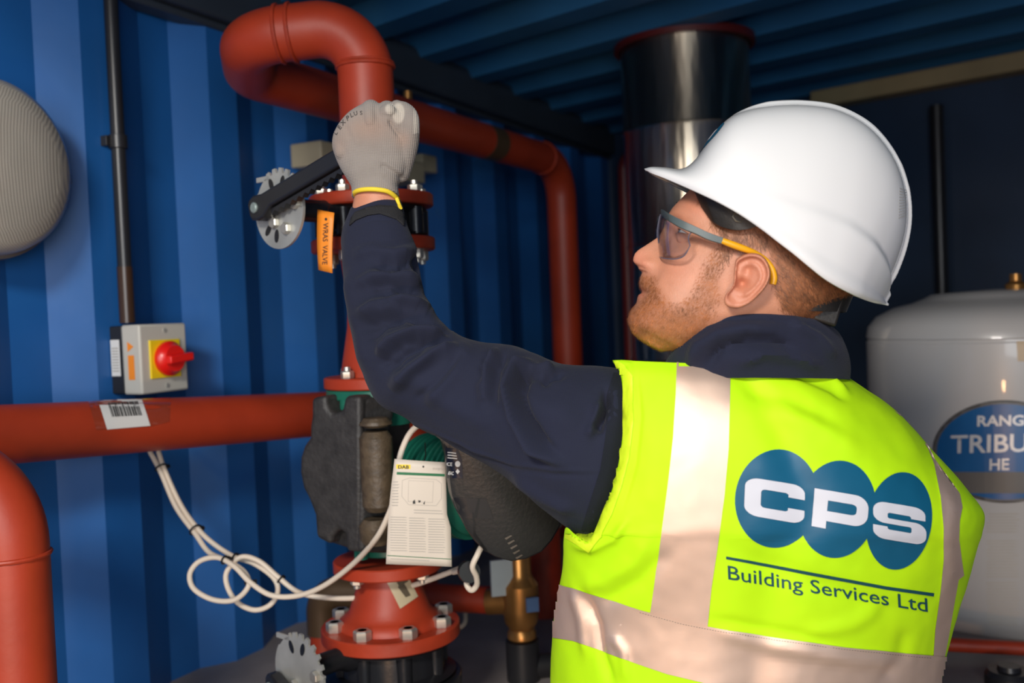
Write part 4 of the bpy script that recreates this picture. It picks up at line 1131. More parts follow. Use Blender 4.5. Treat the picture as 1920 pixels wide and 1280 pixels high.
# eyebrow (near and far) and eyes
for sg in (1, -1):
    bm = bmesh.new()
    for k in range(260):
        t_ = random.random(); f0 = 181 - 26 * t_; y_ = sg * (24 + 50 * t_); u0 = 58 + 5 * math.sin(t_ * 3) + random.uniform(-4, 4)
        o_ = H3(f0 + 20, u0, y_); hit, nn, i_, d_ = bvh_h.find_nearest(o_)
        dr = (-FV * .8 + NV * sg * .4 + UV_ * random.uniform(0, .6)).normalized(); sd = nn.cross(dr) * .0002
        L_ = .006; a, b = bm.verts.new(hit - sd), bm.verts.new(hit + sd); c_ = bm.verts.new(hit + dr * L_ + nn * .0012); bm.faces.new((a, b, c_))
    fin('eyebrow', bm, M_BEARD, head)
    bm = bmesh.new(); ec = H3(147, 29, sg * 47); add_sphere(bm, ec, .0118, 28, 18); eye = fin('eye', bm, mat('eye_white', (.70, .66, .62, 1), rough=.15), head)
    bm = bmesh.new(); gd = (FV * .96 + UV_ * .22).normalized(); add_lathe(bm, [(.0056, 0), (.0054, .0006), (.003, .0010), (.0003, .0011)], ec + gd * .0107, gd, 24); fin('iris', bm, mat('iris_blue_grey', (.10, .16, .20, 1), rough=.1), eye)
    for s_, e0, e1 in ((1, .20, 1.35), (-1, .24, 1.35)):      # lids: thin shells over the eyeball with a lash edge
        bm = bmesh.new(); rows = []
        for q_ in range(8):
            row = []
            for k in range(21):
                aa = -1.9 + 3.8 * k / 20; el = s_ * (max(.01, e0 - .13 * abs(aa) ** 1.4) + (e1 - e0) * q_ / 7)
                dv = FV * (math.cos(aa) * math.cos(el)) + NV * (sg * math.sin(aa) * math.cos(el)) + UV_ * math.sin(el); row.append(ec + dv * (.0128 + (.0008 if q_ == 0 else 0)))
            rows.append(row)
        add_rings(bm, rows, cap=False, closed=False); o = fin('eyelid', bm, M_SKIN, head); o.modifiers.new('t', 'SOLIDIFY').thickness = .001

# ---- hard hat
HS = [  # top outline, near rim, rim half width (px)
 ((1209, 316), (1208, 317), 2), ((1222, 313), (1222, 325), 42), ((1245, 314), (1250, 336), 82), ((1278, 317), (1300, 358), 132), ((1303, 300), (1345, 379), 162), ((1330, 262), (1385, 401), 178),
 ((1362, 226), (1425, 428), 188), ((1400, 208), (1458, 454), 192), ((1450, 199), (1488, 478), 192), ((1510, 198), (1515, 502), 188), ((1570, 208), (1540, 523), 178), ((1625, 238), (1568, 540), 162),
 ((1668, 288), (1593, 552), 138), ((1692, 345), (1612, 559), 108), ((1699, 402), (1628, 563), 76), ((1692, 455), (1640, 565), 46), ((1675, 505), (1647, 566), 22), ((1652, 552), (1650, 562), 4)]
flat = [(a[0], a[1], b[0], b[1], w) for a, b, w in HS]
st = crom(flat, 120)
def hat_pt(s, th, out=0.0):
    tx, ty, rx, ry, w = s
    T = P(tx, ty, ZH); w = w * KM
    rn = P(rx, ry, ZH - w); f, u, y = Hinv(rn); rf = H3(f - y * .20, u + y * .36, -y); M = (rn + rf) / 2
    c, s_ = math.cos(th), math.sin(th)
    ea = .88
    cc_, ss = math.copysign(abs(c) ** ea, c), abs(s_) ** .84
    return M + (rn - M) * cc_ + (T - M) * ss
bm = bmesh.new(); NA = 140; rings = []
for i, s in enumerate(st):
    ring = []
    for k in range(NA + 1):
        th = PI * k / NA; p = hat_pt(s, th); ring.append(p)
    rings.append(ring)
vg = add_rings(bm, rings, cap=False, closed=False)
bm.normal_update()
hc = P(1470, 400, ZH)
for i, row in enumerate(vg):
    for k, v in enumerate(row):
        n = v.normal if v.normal.dot(v.co - hc) > 0 else -v.normal
        f, u, y = Hinv(v.co); x, yy = head_px(v.co); h = 0
        fr_ = i / (len(vg) - 1)
        # centre ridge over the crown
        if .36 < fr_ < .99: h += .0048 * soft(fr_, .36, .46) * (1 - soft(fr_, .94, .99)) * (1 - soft(abs(y), 15, 23))
        # lip along the rim, crease above the rim at the back
        e = min(k, NA - k) / NA
        if fr_ > .1: h += .0028 * (1 - soft(e, .012, .022)) * soft(fr_, .3, .6)
        if fr_ > .25:
            ec_ = .085 + .03 * soft(fr_, .5, .9)
            h += .0050 * (1 - soft(e, ec_ - .010, ec_ + .010)) * soft(fr_, .30, .72)
        v.co += n * h
bmesh.ops.remove_doubles(bm, verts=bm.verts, dist=1e-5)
hat = fin('hard_hat', bm, M_HAT, person, sharp=60); hat['label'] = 'white hard hat with a blue badge on its front'
sm = hat.modifiers.new('shell', 'SOLIDIFY'); sm.thickness = .0028; sm.offset = -1
bvh_hat = bvh_of(hat)
# badge at the front: circles laid on the front of the crown, wrapped round the middle plane
bm = bmesh.new()
def hat_front(f_off, y): pass
def badge(polys, m, off):
    """shapes in (lateral mm, up mm) laid on the hat front along the forward direction"""
    bm = flat_polys(polys); dice(bm, 4); kill = []
    c = P(1330, 262, ZH); nd = (-CR * .80 + CU * .60).normalized(); ud = (CR * .60 + CU * .80).normalized()
    for v in bm.verts:
        o_ = c + nd * .10 + NV * (-v.co.x * .001) + ud * (v.co.y * .001)
        hit, nn, i_, d_ = bvh_hat.ray_cast(o_, -nd)
        if hit is None: kill.append(v); continue
        if nn.dot(nd) < 0: nn = -nn
        v.co = hit + nn * off
    if kill: bmesh.ops.delete(bm, geom=kill, context='VERTS')
    return fin('badge', bm, m, hat)
badge([[(cx + 17 * math.cos(a), 17 * math.sin(a)) for a in [2 * PI * k / 32 for k in range(32)]] for cx in (-22,)], M_LOGO, .0006)
badge([[(cx + 17 * math.cos(a), 17 * math.sin(a)) for a in [2 * PI * k / 32 for k in range(32)]] for cx in (0,)], M_LOGO, .0007)
badge([[(cx + 17 * math.cos(a), 17 * math.sin(a)) for a in [2 * PI * k / 32 for k in range(32)]] for cx in (22,)], M_LOGO, .0008)

def letter_polys():
    """wide rounded capitals C, P, S in a 0..1 box each, given as thick strokes"""
    out = {}
    def arc(cx, cy, rx, ry, a0, a1, n=7): return [(cx + rx * math.cos(math.radians(a0 + (a1 - a0) * k / n)), cy + ry * math.sin(math.radians(a0 + (a1 - a0) * k / n))) for k in range(n + 1)]
    T = .29
    outer = [(1, .64), (1, .72)] + arc(.78, .78, .22, .22, 0, 90)[1:] + arc(.24, .76, .24, .24, 90, 180) + arc(.24, .24, .24, .24, 180, 270) + arc(.78, .22, .22, .22, 270, 360) + [(1, .36)]
    inner = [(.72, .36), (.72, .29)] + [(.68, .26)] + arc(.34, .34, .07, .08, 270, 180, 3) + arc(.34, .66, .07, .08, 180, 90, 3) + [(.68, .74), (.72, .71), (.72, .64)]
    out['C'] = [outer, inner]
    out['P'] = [[(0, 0), (0, 1)] + arc(.74, .69, .26, .31, 90, 0) + arc(.74, .50, .26, .30, 0, -90) + [(.26, .20), (.26, 0)], arc(.70, .66, .09, .085, 90, 0, 3) + arc(.70, .55, .09, .085, 0, -90, 3) + [(.26, .465), (.26, .745)]]
    so = [(.98, .66), (.98, .76)] + arc(.76, .80, .22, .20, 0, 90) + arc(.22, .76, .22, .24, 90, 180) + arc(.22, .66, .22, .23, 180, 270) + [(.70, .43)] + [(.72, .40), (.72, .30), (.70, .27), (.30, .27), (.27, .30), (.27, .345), (0, .345), (0, .22)] + arc(.22, .20, .22, .20, 180, 270) + arc(.78, .24, .22, .24, 270, 360) + arc(.78, .34, .22, .235, 0, 90) + [(.30, .575), (.27, .60), (.27, .70), (.30, .73), (.68, .73), (.71, .70), (.71, .66)]
    out['S'] = [so]
    return out
LET = letter_polys()
def ribbon(outer, inner):
    """a letter with a hole or a notch as a strip of quads"""
    n = 60
    def res(pl, closed):
        pl = pl + [pl[0]] if closed else pl; L_ = [0]
        for a, b in zip(pl, pl[1:]): L_.append(L_[-1] + math.hypot(b[0] - a[0], b[1] - a[1]))
        return L_
    return None
def letter_bm(ch, closed_hole):
    cu = bpy.data.curves.new('l', 'CURVE'); cu.dimensions = '2D'; cu.fill_mode = 'BOTH'
    loops = LET[ch]
    if ch == 'C': loops = [LET['C'][0] + LET['C'][1]]
    for lp in loops:
        sp = cu.splines.new('POLY'); sp.points.add(len(lp) - 1); sp.use_cyclic_u = True
        for p, q in zip(sp.points, lp): p.co = (q[0], q[1], 0, 1)
    o = bpy.data.objects.new('l', cu); C.objects.link(o)
    dg = bpy.context.evaluated_depsgraph_get(); me = bpy.data.meshes.new_from_object(o.evaluated_get(dg))
    bpy.data.objects.remove(o); bpy.data.curves.remove(cu)
    bm = bmesh.new(); bm.from_mesh(me); bpy.data.meshes.remove(me); return bm
# small white marks of the badge
badge([[(x + .0, y) for x, y in [(a + 3, b) for a, b in q]] for q in ([(-31, -7), (-16, -7), (-16, -2), (-25, -2), (-25, 2), (-16, 2), (-16, 7), (-31, 7)],)], M_LOGOW, .0013)
badge([[(-8, -7), (-3, -7), (-3, -2), (8, -2), (8, 7), (-8, 7)]], M_LOGOW, .0013)
badge([[(15, -7), (30, -7), (30, 2), (20, 2), (20, 3), (30, 3), (30, 7), (15, 7), (15, -1), (25, -1), (25, -3), (15, -3)]], M_LOGOW, .0013)
# fan of embossed lines at the back of the ridge
fan = []
for k in range(11):
    y0 = 352 + k * 5.6; fan.append([(1686 - k * .2, y0), (1699.0, y0 + 4 - k * .9), (1699, y0 + 5 - k * .9), (1686 - k * .2, y0 + 1.6)])
drape('embossed_fan', flat_polys(fan), mat('emboss_grey', (.50, .47, .42, 1), rough=.4), bvh_hat, hat, .0006, 6)
# harness inside and ratchet strap at the nape
def px_plate(name, outline, z, thick, m, parent, bev=.001, mirror=False):
    bm = bmesh.new(); a = [P(x, y, z) for x, y in outline]; add_prism(bm, a, FW * thick); return fin(name, bm, m, parent, smooth=False, bevel=bev)
bm = bmesh.new()
hp_ = [((1300, 352), (1316, 388), 92), ((1322, 360), (1340, 418), 116), ((1350, 375), (1372, 430), 132), ((1378, 392), (1398, 430), 140), ((1402, 404), (1420, 424), 146)]
rn_ = crom([(a[0], a[1], b[0], b[1], w) for a, b, w in hp_], 24); bm.free()
for sg in (1, -1):
    bm = bmesh.new()
    rings = []
    for ax_, ay_, bx_, by_, w in rn_:
        pa = P(ax_, ay_, ZH - w * KM); pb = P(bx_, by_, ZH - w * KM); n2 = FW * .003
        q4 = [pa, pb, pb + n2, pa + n2]
        if sg < 0: q4 = [H3(Hinv(p)[0], Hinv(p)[1], -Hinv(p)[2]) for p in q4]
        rings.append(q4)
    add_rings(bm, rings); fin('headband', bm, M_HATIN, hat, sharp=30)
bm = bmesh.new(); add_tube(bm, [P(x, y, ZH - 140 * KM) for x, y in [(1378, 398), (1388, 400), (1392, 408), (1388, 416), (1380, 414), (1374, 406), (1378, 398)]], .0012, 8); fin('slot_rim', bm, mat('harness_grey', (.10, .09, .07, 1), rough=.4), hat)
bm = bmesh.new(); rings = []
for k in range(25):
    al = -PI / 2 * 1.05 + PI * 1.05 * k / 24     # round the nape
    ctr_t = P(1500, 548, ZH); ctr_b = P(1478, 586, ZH)
    o1 = CR * (92 * KM * math.cos(al)) + NV * (88 * KM * math.sin(al)); 
    pt, pb = ctr_t + o1, ctr_b + o1 + CR * (6 * KM)
    ou = (CR * math.cos(al) + NV * math.sin(al)) * .0035
    rings.append([pt, pb, pb + ou, pt + ou])
add_rings(bm, rings); fin('ratchet_strap', bm, M_HATIN, hat, sharp=30)
bm = bmesh.new(); add_box(bm, P(1548, 578, ZH - .030), CR * .0125 + CU * -.004, CU * .016 + CR * .005, FW * .012); fin('ratchet_buckle', bm, M_HATIN, hat, bevel=.003)

# ---- safety glasses
gl = thing('x', '', '') if False else None
def GP(px, py, y): return P(px, py, ZH - y * KM)
def mir(p): f, u, y = Hinv(p); return H3(f - abs(y) * .16, u, -y)
bm = bmesh.new()
def bar_strip(bm, st_):
    rings = []
    for xa, ya, xb, yb, y, t in st_:
        a, b = GP(xa, ya, y), GP(xb, yb, y); rings.append([a, b, b + FW * t, a + FW * t])
    add_rings(bm, rings)
slate = crom([(1240, 392, 1241, 404, 40, .004), (1244, 393, 1246, 408, 78, .004), (1256, 401, 1258, 416, 104, .004), (1280, 413, 1279, 428, 120, .004), (1304, 424, 1302, 437, 129, .005), (1330, 436, 1328, 449, 136, .005), (1358, 446, 1354, 457, 140, .005)], 40)
bar_strip(bm, slate)
glasses = fin('safety_glasses', bm, M_SLATE, person, sharp=40, bevel=.0008); glasses['label'] = 'clear safety glasses with grey and amber side arms'
bm = bmesh.new(); rings = [[mir(p) for p in (GP(xa, ya, y), GP(xb, yb, y), GP(xb, yb, y) + FW * t, GP(xa, ya, y) + FW * t)] for xa, ya, xb, yb, y, t in slate]
add_rings(bm, rings); fin('side_arm', bm, M_SLATE, glasses, sharp=40)
for far in (0, 1):
    bm = bmesh.new()
    pts = crom([(1354, 451, 139), (1375, 459, 139), (1400, 468, 137), (1418, 475, 133), (1436, 487, 129), (1447, 503, 127), (1451, 520, 127), (1449, 533, 127)], 40)
    q = [GP(*p) for p in pts]
    if far: q = [mir(p) for p in q]
    add_tube(bm, q, [.0030 + .0006 * math.sin(i / 39 * 9) for i in range(40)], 12); fin('ear_piece', bm, M_YELLOWP, glasses)
def glass_mat():
    m = bpy.data.materials.new('clear_lens'); m.use_nodes = True; nt = m.node_tree; L = nt.links
    nt.nodes.remove(nt.nodes['Principled BSDF'])
    tr = nt.nodes.new('ShaderNodeBsdfTransparent'); tr.inputs[0].default_value = (.90, .91, .93, 1)
    gl_ = nt.nodes.new('ShaderNodeBsdfGlossy'); gl_.inputs['Roughness'].default_value = .03
    fr_ = nt.nodes.new('ShaderNodeFresnel'); fr_.inputs[0].default_value = 1.45
    tn_ = nt.nodes.new('ShaderNodeTexNoise'); tn_.inputs['Scale'].default_value = 3
    mh = nt.nodes.new('ShaderNodeMath'); mh.operation = 'MULTIPLY'; mh.inputs[1].default_value = .45; L.new(fr_.outputs[0], mh.inputs[0]); mx = nt.nodes.new('ShaderNodeMixShader'); L.new(mh.outputs[0], mx.inputs[0]); L.new(tr.outputs[0], mx.inputs[1]); L.new(gl_.outputs[0], mx.inputs[2])
    L.new(mx.outputs[0], nt.nodes['Material Output'].inputs[0]); return m
M_LENS = glass_mat()
M_LEDGE = mat('lens_edge', (.10, .10, .14, 1), rough=.2)
lens = crom([(1239, 402, 1239, 478, 6), (1238, 402, 1237, 482, 34), (1240, 403, 1240, 483, 62), (1250, 406, 1252, 485, 84), (1266, 412, 1270, 485, 100), (1284, 422, 1284, 478, 112), (1298, 434, 1294, 460, 120)], 30)
for far in (0, 1):
    bm = bmesh.new(); rows = []
    for xa, ya, xb, yb, y in lens:
        col = []
        for k in range(9):
            v_ = k / 8; p = GP(xa + (xb - xa) * v_, ya + (yb - ya) * v_, y) + FV * .003 * math.sin(v_ * PI)
            col.append(mir(p) if far else p)
        rows.append(col)
    add_rings(bm, rows, cap=False, closed=False); ln_ = fin('lens', bm, M_LENS, glasses, sharp=80)
    ln_.modifiers.new('t', 'SOLIDIFY').thickness = .0016
    bm = bmesh.new(); add_tube(bm, [r[-1] for r in rows] , .0006, 6); add_tube(bm, [rows[-1][k] for k in range(9)], .0006, 6); fin('lens_edge', bm, M_LEDGE, glasses)
    bm = bmesh.new(); add_tube(bm, rows[1][:], .0009, 6); fin('lens_edge', bm, M_LEDGE, glasses)

# ---- hand in the knitted glove
def knit():
    m = mat('grey_knitted_glove', (0.30, 0.265, 0.235, 1), rough=.8, var=.06, vscale=40, sheen=.15, spec=.2)
    nt = m.node_tree; b = nt.nodes['Principled BSDF']; L = nt.links
    tc = nt.nodes.new('ShaderNodeTexCoord'); ac = None
    for d, s in (('X', 137), ('Z', 185)):
        wv = nt.nodes.new('ShaderNodeTexWave'); wv.bands_direction = d; wv.inputs['Scale'].default_value = s; wv.inputs['Distortion'].default_value = .3
        L.new(tc.outputs['Object'], wv.inputs['Vector'])
        if ac is None: ac = wv.outputs['Fac']
        else:
            mt = nt.nodes.new('ShaderNodeMath'); mt.operation = 'ADD'; L.new(ac, mt.inputs[0]); L.new(wv.outputs['Fac'], mt.inputs[1]); ac = mt.outputs[0]
    bp = nt.nodes.new('ShaderNodeBump'); bp.inputs['Strength'].default_value = .55; bp.inputs['Distance'].default_value = .0010
    L.new(ac, bp.inputs['Height']); L.new(bp.outputs[0], b.inputs['Normal'])
    src = b.inputs['Base Color'].links[0].from_socket
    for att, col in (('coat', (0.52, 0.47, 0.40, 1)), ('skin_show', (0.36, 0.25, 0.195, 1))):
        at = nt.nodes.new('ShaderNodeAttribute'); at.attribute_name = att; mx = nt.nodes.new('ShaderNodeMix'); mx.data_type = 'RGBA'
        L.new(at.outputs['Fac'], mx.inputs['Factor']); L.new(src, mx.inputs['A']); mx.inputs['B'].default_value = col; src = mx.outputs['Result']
    L.new(src, b.inputs['Base Color'])
    return m
M_KNIT = knit()
ZG = 1.30
def limb(bm, pts, n=20):
    """pts: (px, py, Z, radius in metres)"""
    q = crom(pts, len(pts) * 6); add_tube(bm, [P(a, b, c) for a, b, c, r in q], [r for a, b, c, r in q], n)
    for e in (q[0], q[-1]): add_sphere(bm, P(*e[:3]), e[3], 16, 10)
bm = bmesh.new()
rows = [(368, 659, 749, .0245), (352, 660, 747, .0245), (335, 650, 752, .024), (315, 638, 764, .025), (295, 629, 772, .026), (275, 623, 776, .026), (255, 624, 778, .025), (238, 631, 779, .023), (222, 642, 776, .021), (208, 656, 762, .018), (198, 672, 735, .014), (193, 684, 708, .009)]
rows = crom(rows, 40)
rings = []
for y, x0, x1, dz in rows:
    tilt = (x0 + x1) / 2
    zc_ = ZG + .002 - .008 * soft(290 - y, 0, 60); ar = 13 * soft(y, 325, 355)
    rings.append([P(tilt + (x1 - x0) / 2 * math.copysign(abs(math.cos(a)) ** .85, math.cos(a)), y - ar * math.sin(a), zc_ - dz * math.copysign(abs(math.sin(a)) ** .9, math.sin(a))) for a in [2 * PI * k / 56 for k in range(56)]])
add_rings(bm, rings)
hx0, hx1 = LEVER
ldir = (hx1 - hx0).normalized()
# fingers: from each knuckle forward over the lever, then curling back under it
for kx, ky, r, zz in ((640, 262, .0115, 1.292), (660, 228, .0125, 1.288), (692, 208, .013, 1.283), (722, 209, .0125, 1.283)):
    limb(bm, [(kx + 4, ky + 22, zz, r), (kx + 3, ky, zz + .008, r), (kx + 5, ky - 1, zz + .030, r * .98), (kx + 10, ky + 10, zz + .052, r * .93), (kx + 16, ky + 34, zz + .056, r * .88), (kx + 20, ky + 48, zz + .040, r * .84)], 18)
# index fingertip and thumb closing on the lever's end
limb(bm, [(722, 214, 1.282, .011), (728, 208, 1.278, .0095), (731, 212, 1.282, .009)], 16)
limb(bm, [(752, 325, 1.306, .012), (764, 274, 1.293, .0140), (769, 236, 1.284, .0125), (767, 217, 1.287, .0115), (757, 206, 1.292, .0105), (746, 203, 1.294, .0095)], 20)
limb(bm, [(744, 200, 1.294, .0088), (742, 212, 1.290, .0088), (741, 226, 1.286, .0070)], 16)
gb = remeshed(bm, .0013, 5, .5)
GF = [([(760, 340), (744, 326), (722, 314), (712, 308)], 5, -.0022), ([(764, 332), (750, 322), (728, 306), (718, 300)], 5, .0014), ([(755, 352), (735, 338), (716, 330)], 5, -.001),
      ([(728, 222), (738, 240), (752, 258)], 4, -.0035), ([(690, 200), (694, 225), (700, 250)], 8, .001), ([(655, 226), (664, 250), (674, 275)], 7, .001), ([(708, 202), (712, 225), (716, 245)], 6, -.0009), ([(674, 208), (682, 232), (690, 255)], 6, -.0009),
      ([(648, 236), (656, 260)], 6, -.0009), ([(660, 350), (652, 362), (652, 376)], 6, .0012)]
apply_folds(gb, GF)
for v in gb.verts: v.co = CAM + (v.co - CAM) * (1 - .020 / 1.30)
me = bpy.data.meshes.new('glove'); co_, sk_ = [], []
gb.normal_update()
for v in gb.verts:
    x, y, z = proj(v.co)
    c = 0.0
    if z > 1.285 and y < 300: c = 1
    c = max(c, soft(10 - math.hypot(x - 731, (y - 204) * .8), 0, 3), soft(13 - math.hypot(x - 747, (y - 212) * .6), 0, 3), soft(x - 773, 1, 4) * (y < 250))
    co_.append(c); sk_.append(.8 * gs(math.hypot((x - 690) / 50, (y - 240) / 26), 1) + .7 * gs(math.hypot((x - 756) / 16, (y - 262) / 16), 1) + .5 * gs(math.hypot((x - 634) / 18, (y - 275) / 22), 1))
for f in gb.faces: f.smooth = True
gb.to_mesh(me); gb.free()
a = me.attributes.new('coat', 'FLOAT', 'POINT'); a.data.foreach_set('value', co_)
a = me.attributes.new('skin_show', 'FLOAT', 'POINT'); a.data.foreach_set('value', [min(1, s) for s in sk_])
me.materials.append(M_KNIT); glove = bpy.data.objects.new('glove', me); C.objects.link(glove); put_under(glove, person)
glove['label'] = 'grey knitted work glove on the raised hand'
bvg2 = bvh_of(glove)
# print across the knuckles
for s_, x_, y_, ux, uy, vx, vy in (('P', 651, 227, 9, -6, -3.5, -9.5), ('L', 658, 221, 9, -5, -3, -9.5), ('U', 664, 217.5, 9, -3, -2, -9), ('S', 675, 215.5, 9.5, -1, -.5, -9), ('X', 643, 236, 7, -8, -6, -7), ('E', 638, 244, 6, -9, -7, -6), ('L', 631, 254, 5, -9, -7, -5)):
    drape('knuckle_print', flat_text(s_, 1.15, .02), mat('faded_print', (.07, .06, .055, 1), rough=.7), bvg2, glove, .0005, 4, fn=place(x_, y_, ux, uy, vx, vy))
# wrist and yellow hem
bm = bmesh.new(); rings = []
for y, x0, x1, d in ((345, 670, 740, .019), (362, 666, 744, .0215), (380, 662, 748, .023), (420, 655, 755, .026)):
    rings.append([P((x0 + x1) / 2 + (x1 - x0) / 2 * math.cos(a), y, ZG - .018 - d * math.sin(a)) for a in [2 * PI * k / 40 for k in range(40)]])
add_rings(bm, rings); o = fin('wrist', bm, M_SKIN, person)
me = o.data
for nm in ('hairy', 'rosy'):
    at = me.attributes.new(nm, 'FLOAT', 'POINT'); at.data.foreach_set('value', [.08 if nm == 'hairy' else .12] * len(me.vertices))
bm = bmesh.new(); pts = []
for k in range(48):
    a = 2 * PI * k / 48; x = 705 + 41 * math.cos(a); y = 366 - 11 * math.sin(a) + 3 * math.cos(a) + (6 * gs(math.cos(a) - 1, .3)); pts.append(P(x, y, ZG - .020 - .0255 * math.sin(a)))
add_tube(bm, pts, .0030, 10, cap=False, loop=True)
add_tube(bm, [P(744, 372, ZG - .032), P(748, 382, ZG - .034), P(751, 391, ZG - .030)], [.0026, .0022, .0030], 8)
fin('glove_hem', bm, mat('yellow_hem', (.85, .62, .03, 1), rough=.7), glove)

# ---- jacket sleeve
SL_ = [((1250, 720), (1210, 980), 1.15, .06), ((1175, 695), (1120, 1008), 1.135, .078), ((1130, 688), (1085, 1003), 1.135, .080), ((1050, 682), (1010, 945), 1.145, .080), ((965, 648), (925, 880), 1.175, .074), ((898, 640), (842, 835), 1.195, .066), ((852, 622), (770, 790), 1.205, .060), ((824, 596), (705, 750), 1.21, .058),
       ((802, 562), (674, 672), 1.225, .055), ((788, 505), (654, 585), 1.245, .050), ((776, 452), (642, 490), 1.265, .044), ((762, 412), (641, 435), 1.282, .040), ((754, 386), (652, 402), 1.292, .035), ((751, 377), (656, 392), 1.295, .033)]
def sleeve(defs, n=300, na=260):
    fl = crom([(a[0], a[1], b[0], b[1], z, d) for a, b, z, d in defs], n); bm = bmesh.new(); rings = []
    for ax_, ay_, bx_, by_, z, d in fl:
        cx, cy = (ax_ + bx_) / 2, (ay_ + by_) / 2; ring = []
        for k in range(na):
            al = 2 * PI * k / na; c, s = math.cos(al), math.sin(al)
            arch = -10 * abs(s) if cy < 470 else 0
            ring.append(P(cx + (ax_ - cx) * c, cy + (ay_ - cy) * c + arch * (1 if s > 0 else -1), z - d * math.copysign(abs(s) ** .92, s)))
        rings.append(ring)
    add_rings(bm, rings); return bm
bm = sleeve(SL_)
FJ = [([(845, 628), (780, 622), (735, 640), (712, 670)], 11, .0060), ([(850, 640), (800, 640), (752, 665), (722, 700)], 9, -.0050), ([(860, 650), (812, 665), (770, 690), (735, 730)], 13, .0065),
      ([(815, 605), (760, 590), (710, 600), (680, 625)], 10, -.0045), ([(806, 580), (755, 565), (705, 575), (676, 596)], 11, .0055), ([(795, 548), (750, 540), (700, 555)], 9, -.0035), ([(790, 528), (745, 512), (700, 520), (665, 540)], 11, .0042),
      ([(780, 490), (745, 500), (712, 492)], 10, -.0030), ([(775, 468), (740, 476), (700, 470), (660, 480)], 10, .0030), ([(660, 500), (664, 560), (680, 640), (690, 700)], 12, .0030),
      ([(935, 655), (915, 685), (906, 725), (910, 770)], 8, .0055), ([(950, 660), (932, 690), (925, 730), (926, 765)], 7, -.0035), ([(1000, 682), (968, 690), (958, 730), (972, 785), (1005, 840), (1055, 870)], 9, .0075), ([(1012, 698), (985, 705), (976, 740), (990, 790), (1020, 830)], 9, -.0055),
      ([(1040, 690), (1005, 694), (990, 705)], 7, .004), ([(1140, 735), (1135, 775), (1118, 810)], 9, -.0045), ([(1125, 750), (1118, 790), (1100, 820)], 9, .003),
      ([(715, 770), (790, 800), (880, 840), (960, 868), (1040, 880), (1120, 883)], 2.6, .0022), ([(722, 780), (800, 812), (890, 852), (970, 880), (1040, 890), (1120, 892)], 4, -.0018),
      ([(880, 645), (850, 700), (800, 760)], 16, .0025), ([(870, 660), (820, 720), (780, 750)], 8, -.002), ([(960, 890), (1020, 930), (1080, 960)], 10, .003), ([(930, 720), (1000, 760), (1090, 790)], 26, .002),
      ([(765, 700), (840, 760), (930, 800)], 20, .002), ([(655, 425), (700, 412), (745, 414)], 2.2, -.0010)]
CJ = [[(848, 627), (823, 617), (794, 610), (765, 613)], [(790, 634), (756, 642), (727, 666), (712, 690)], [(799, 651), (765, 680), (741, 700)], [(799, 583), (765, 574), (731, 569), (702, 579)], [(920, 661), (906, 690), (906, 739), (911, 768)],
      [(1008, 695), (979, 702), (971, 729), (979, 763), (1008, 816), (1042, 845)], [(1134, 729), (1141, 758), (1119, 797), (1129, 811)], [(780, 477), (787, 506), (802, 540)], [(690, 540), (730, 530), (770, 540)], [(700, 500), (735, 510), (765, 502)], [(1060, 700), (1030, 706), (1016, 722)], [(690, 640), (720, 610), (760, 596)]]
FJ += [(a, 6.5, -.0034) for a in CJ]
FJ = [(a, w_ * (1.05 if w_ > 4 else 1), h_ * (2.7 if w_ > 4 else 1.1)) for a, w_, h_ in FJ]
apply_folds(bm, FJ)
for v in bm.verts: v.co += V((1, 1, 1)) * 0 + v.normal * (.0011 * noise.noise(v.co * 38) + .0022 * noise.noise(v.co * 14))
bmesh.ops.smooth_vert(bm, verts=bm.verts, factor=.5, use_axis_x=True, use_axis_y=True, use_axis_z=True)
jacket = fin('jacket_sleeve', bm, M_NAVY, person, sharp=179)
jacket['label'] = 'navy softshell sleeve of the raised arm'
bvj = bvh_of(jacket)
drape('cuff_strap', flat_polys([[(660, 410), (668, 399), (690, 390), (712, 386), (738, 388), (752, 396), (759, 412), (755, 424), (742, 412), (712, 402), (690, 405), (668, 414), (657, 424)]]), M_VELCRO, bvj, jacket, .0012, 8, thick=.0012)
drape('shoulder_panel', flat_polys([[(1150, 700), (1168, 700), (1172, 800), (1160, 880), (1130, 1010), (1085, 1012), (1100, 960), (1125, 880), (1138, 800), (1138, 740)]]), M_NAVYD, bvj, jacket, .0010, 14)
bm = bmesh.new(); add_tube(bm, [P(x, y, 1.03) for x, y in ((1146, 712), (1155, 707), (1163, 706))], .0013, 8)
# ---- torso of the jacket and collar
bm = bmesh.new(); rings = []
TS = [(690, 1290, 1500, .06), (730, 1190, 1570, .085), (800, 1180, 1680, .10), (900, 1175, 1745, .11), (1000, 1110, 1790, .115), (1150, 1060, 1770, .12), (1300, 1050, 1745, .12), (1500, 1050, 1735, .12), (1700, 1055, 1730, .12)]
for y, x0, x1, d in crom(TS, 50):
    rings.append([P((x0 + x1) / 2 + (x1 - x0) / 2 * math.cos(a), y, 1.18 - d * math.sin(a)) for a in [2 * PI * k / 64 for k in range(64)]])
add_rings(bm, rings); fin('jacket', bm, M_NAVY, person)
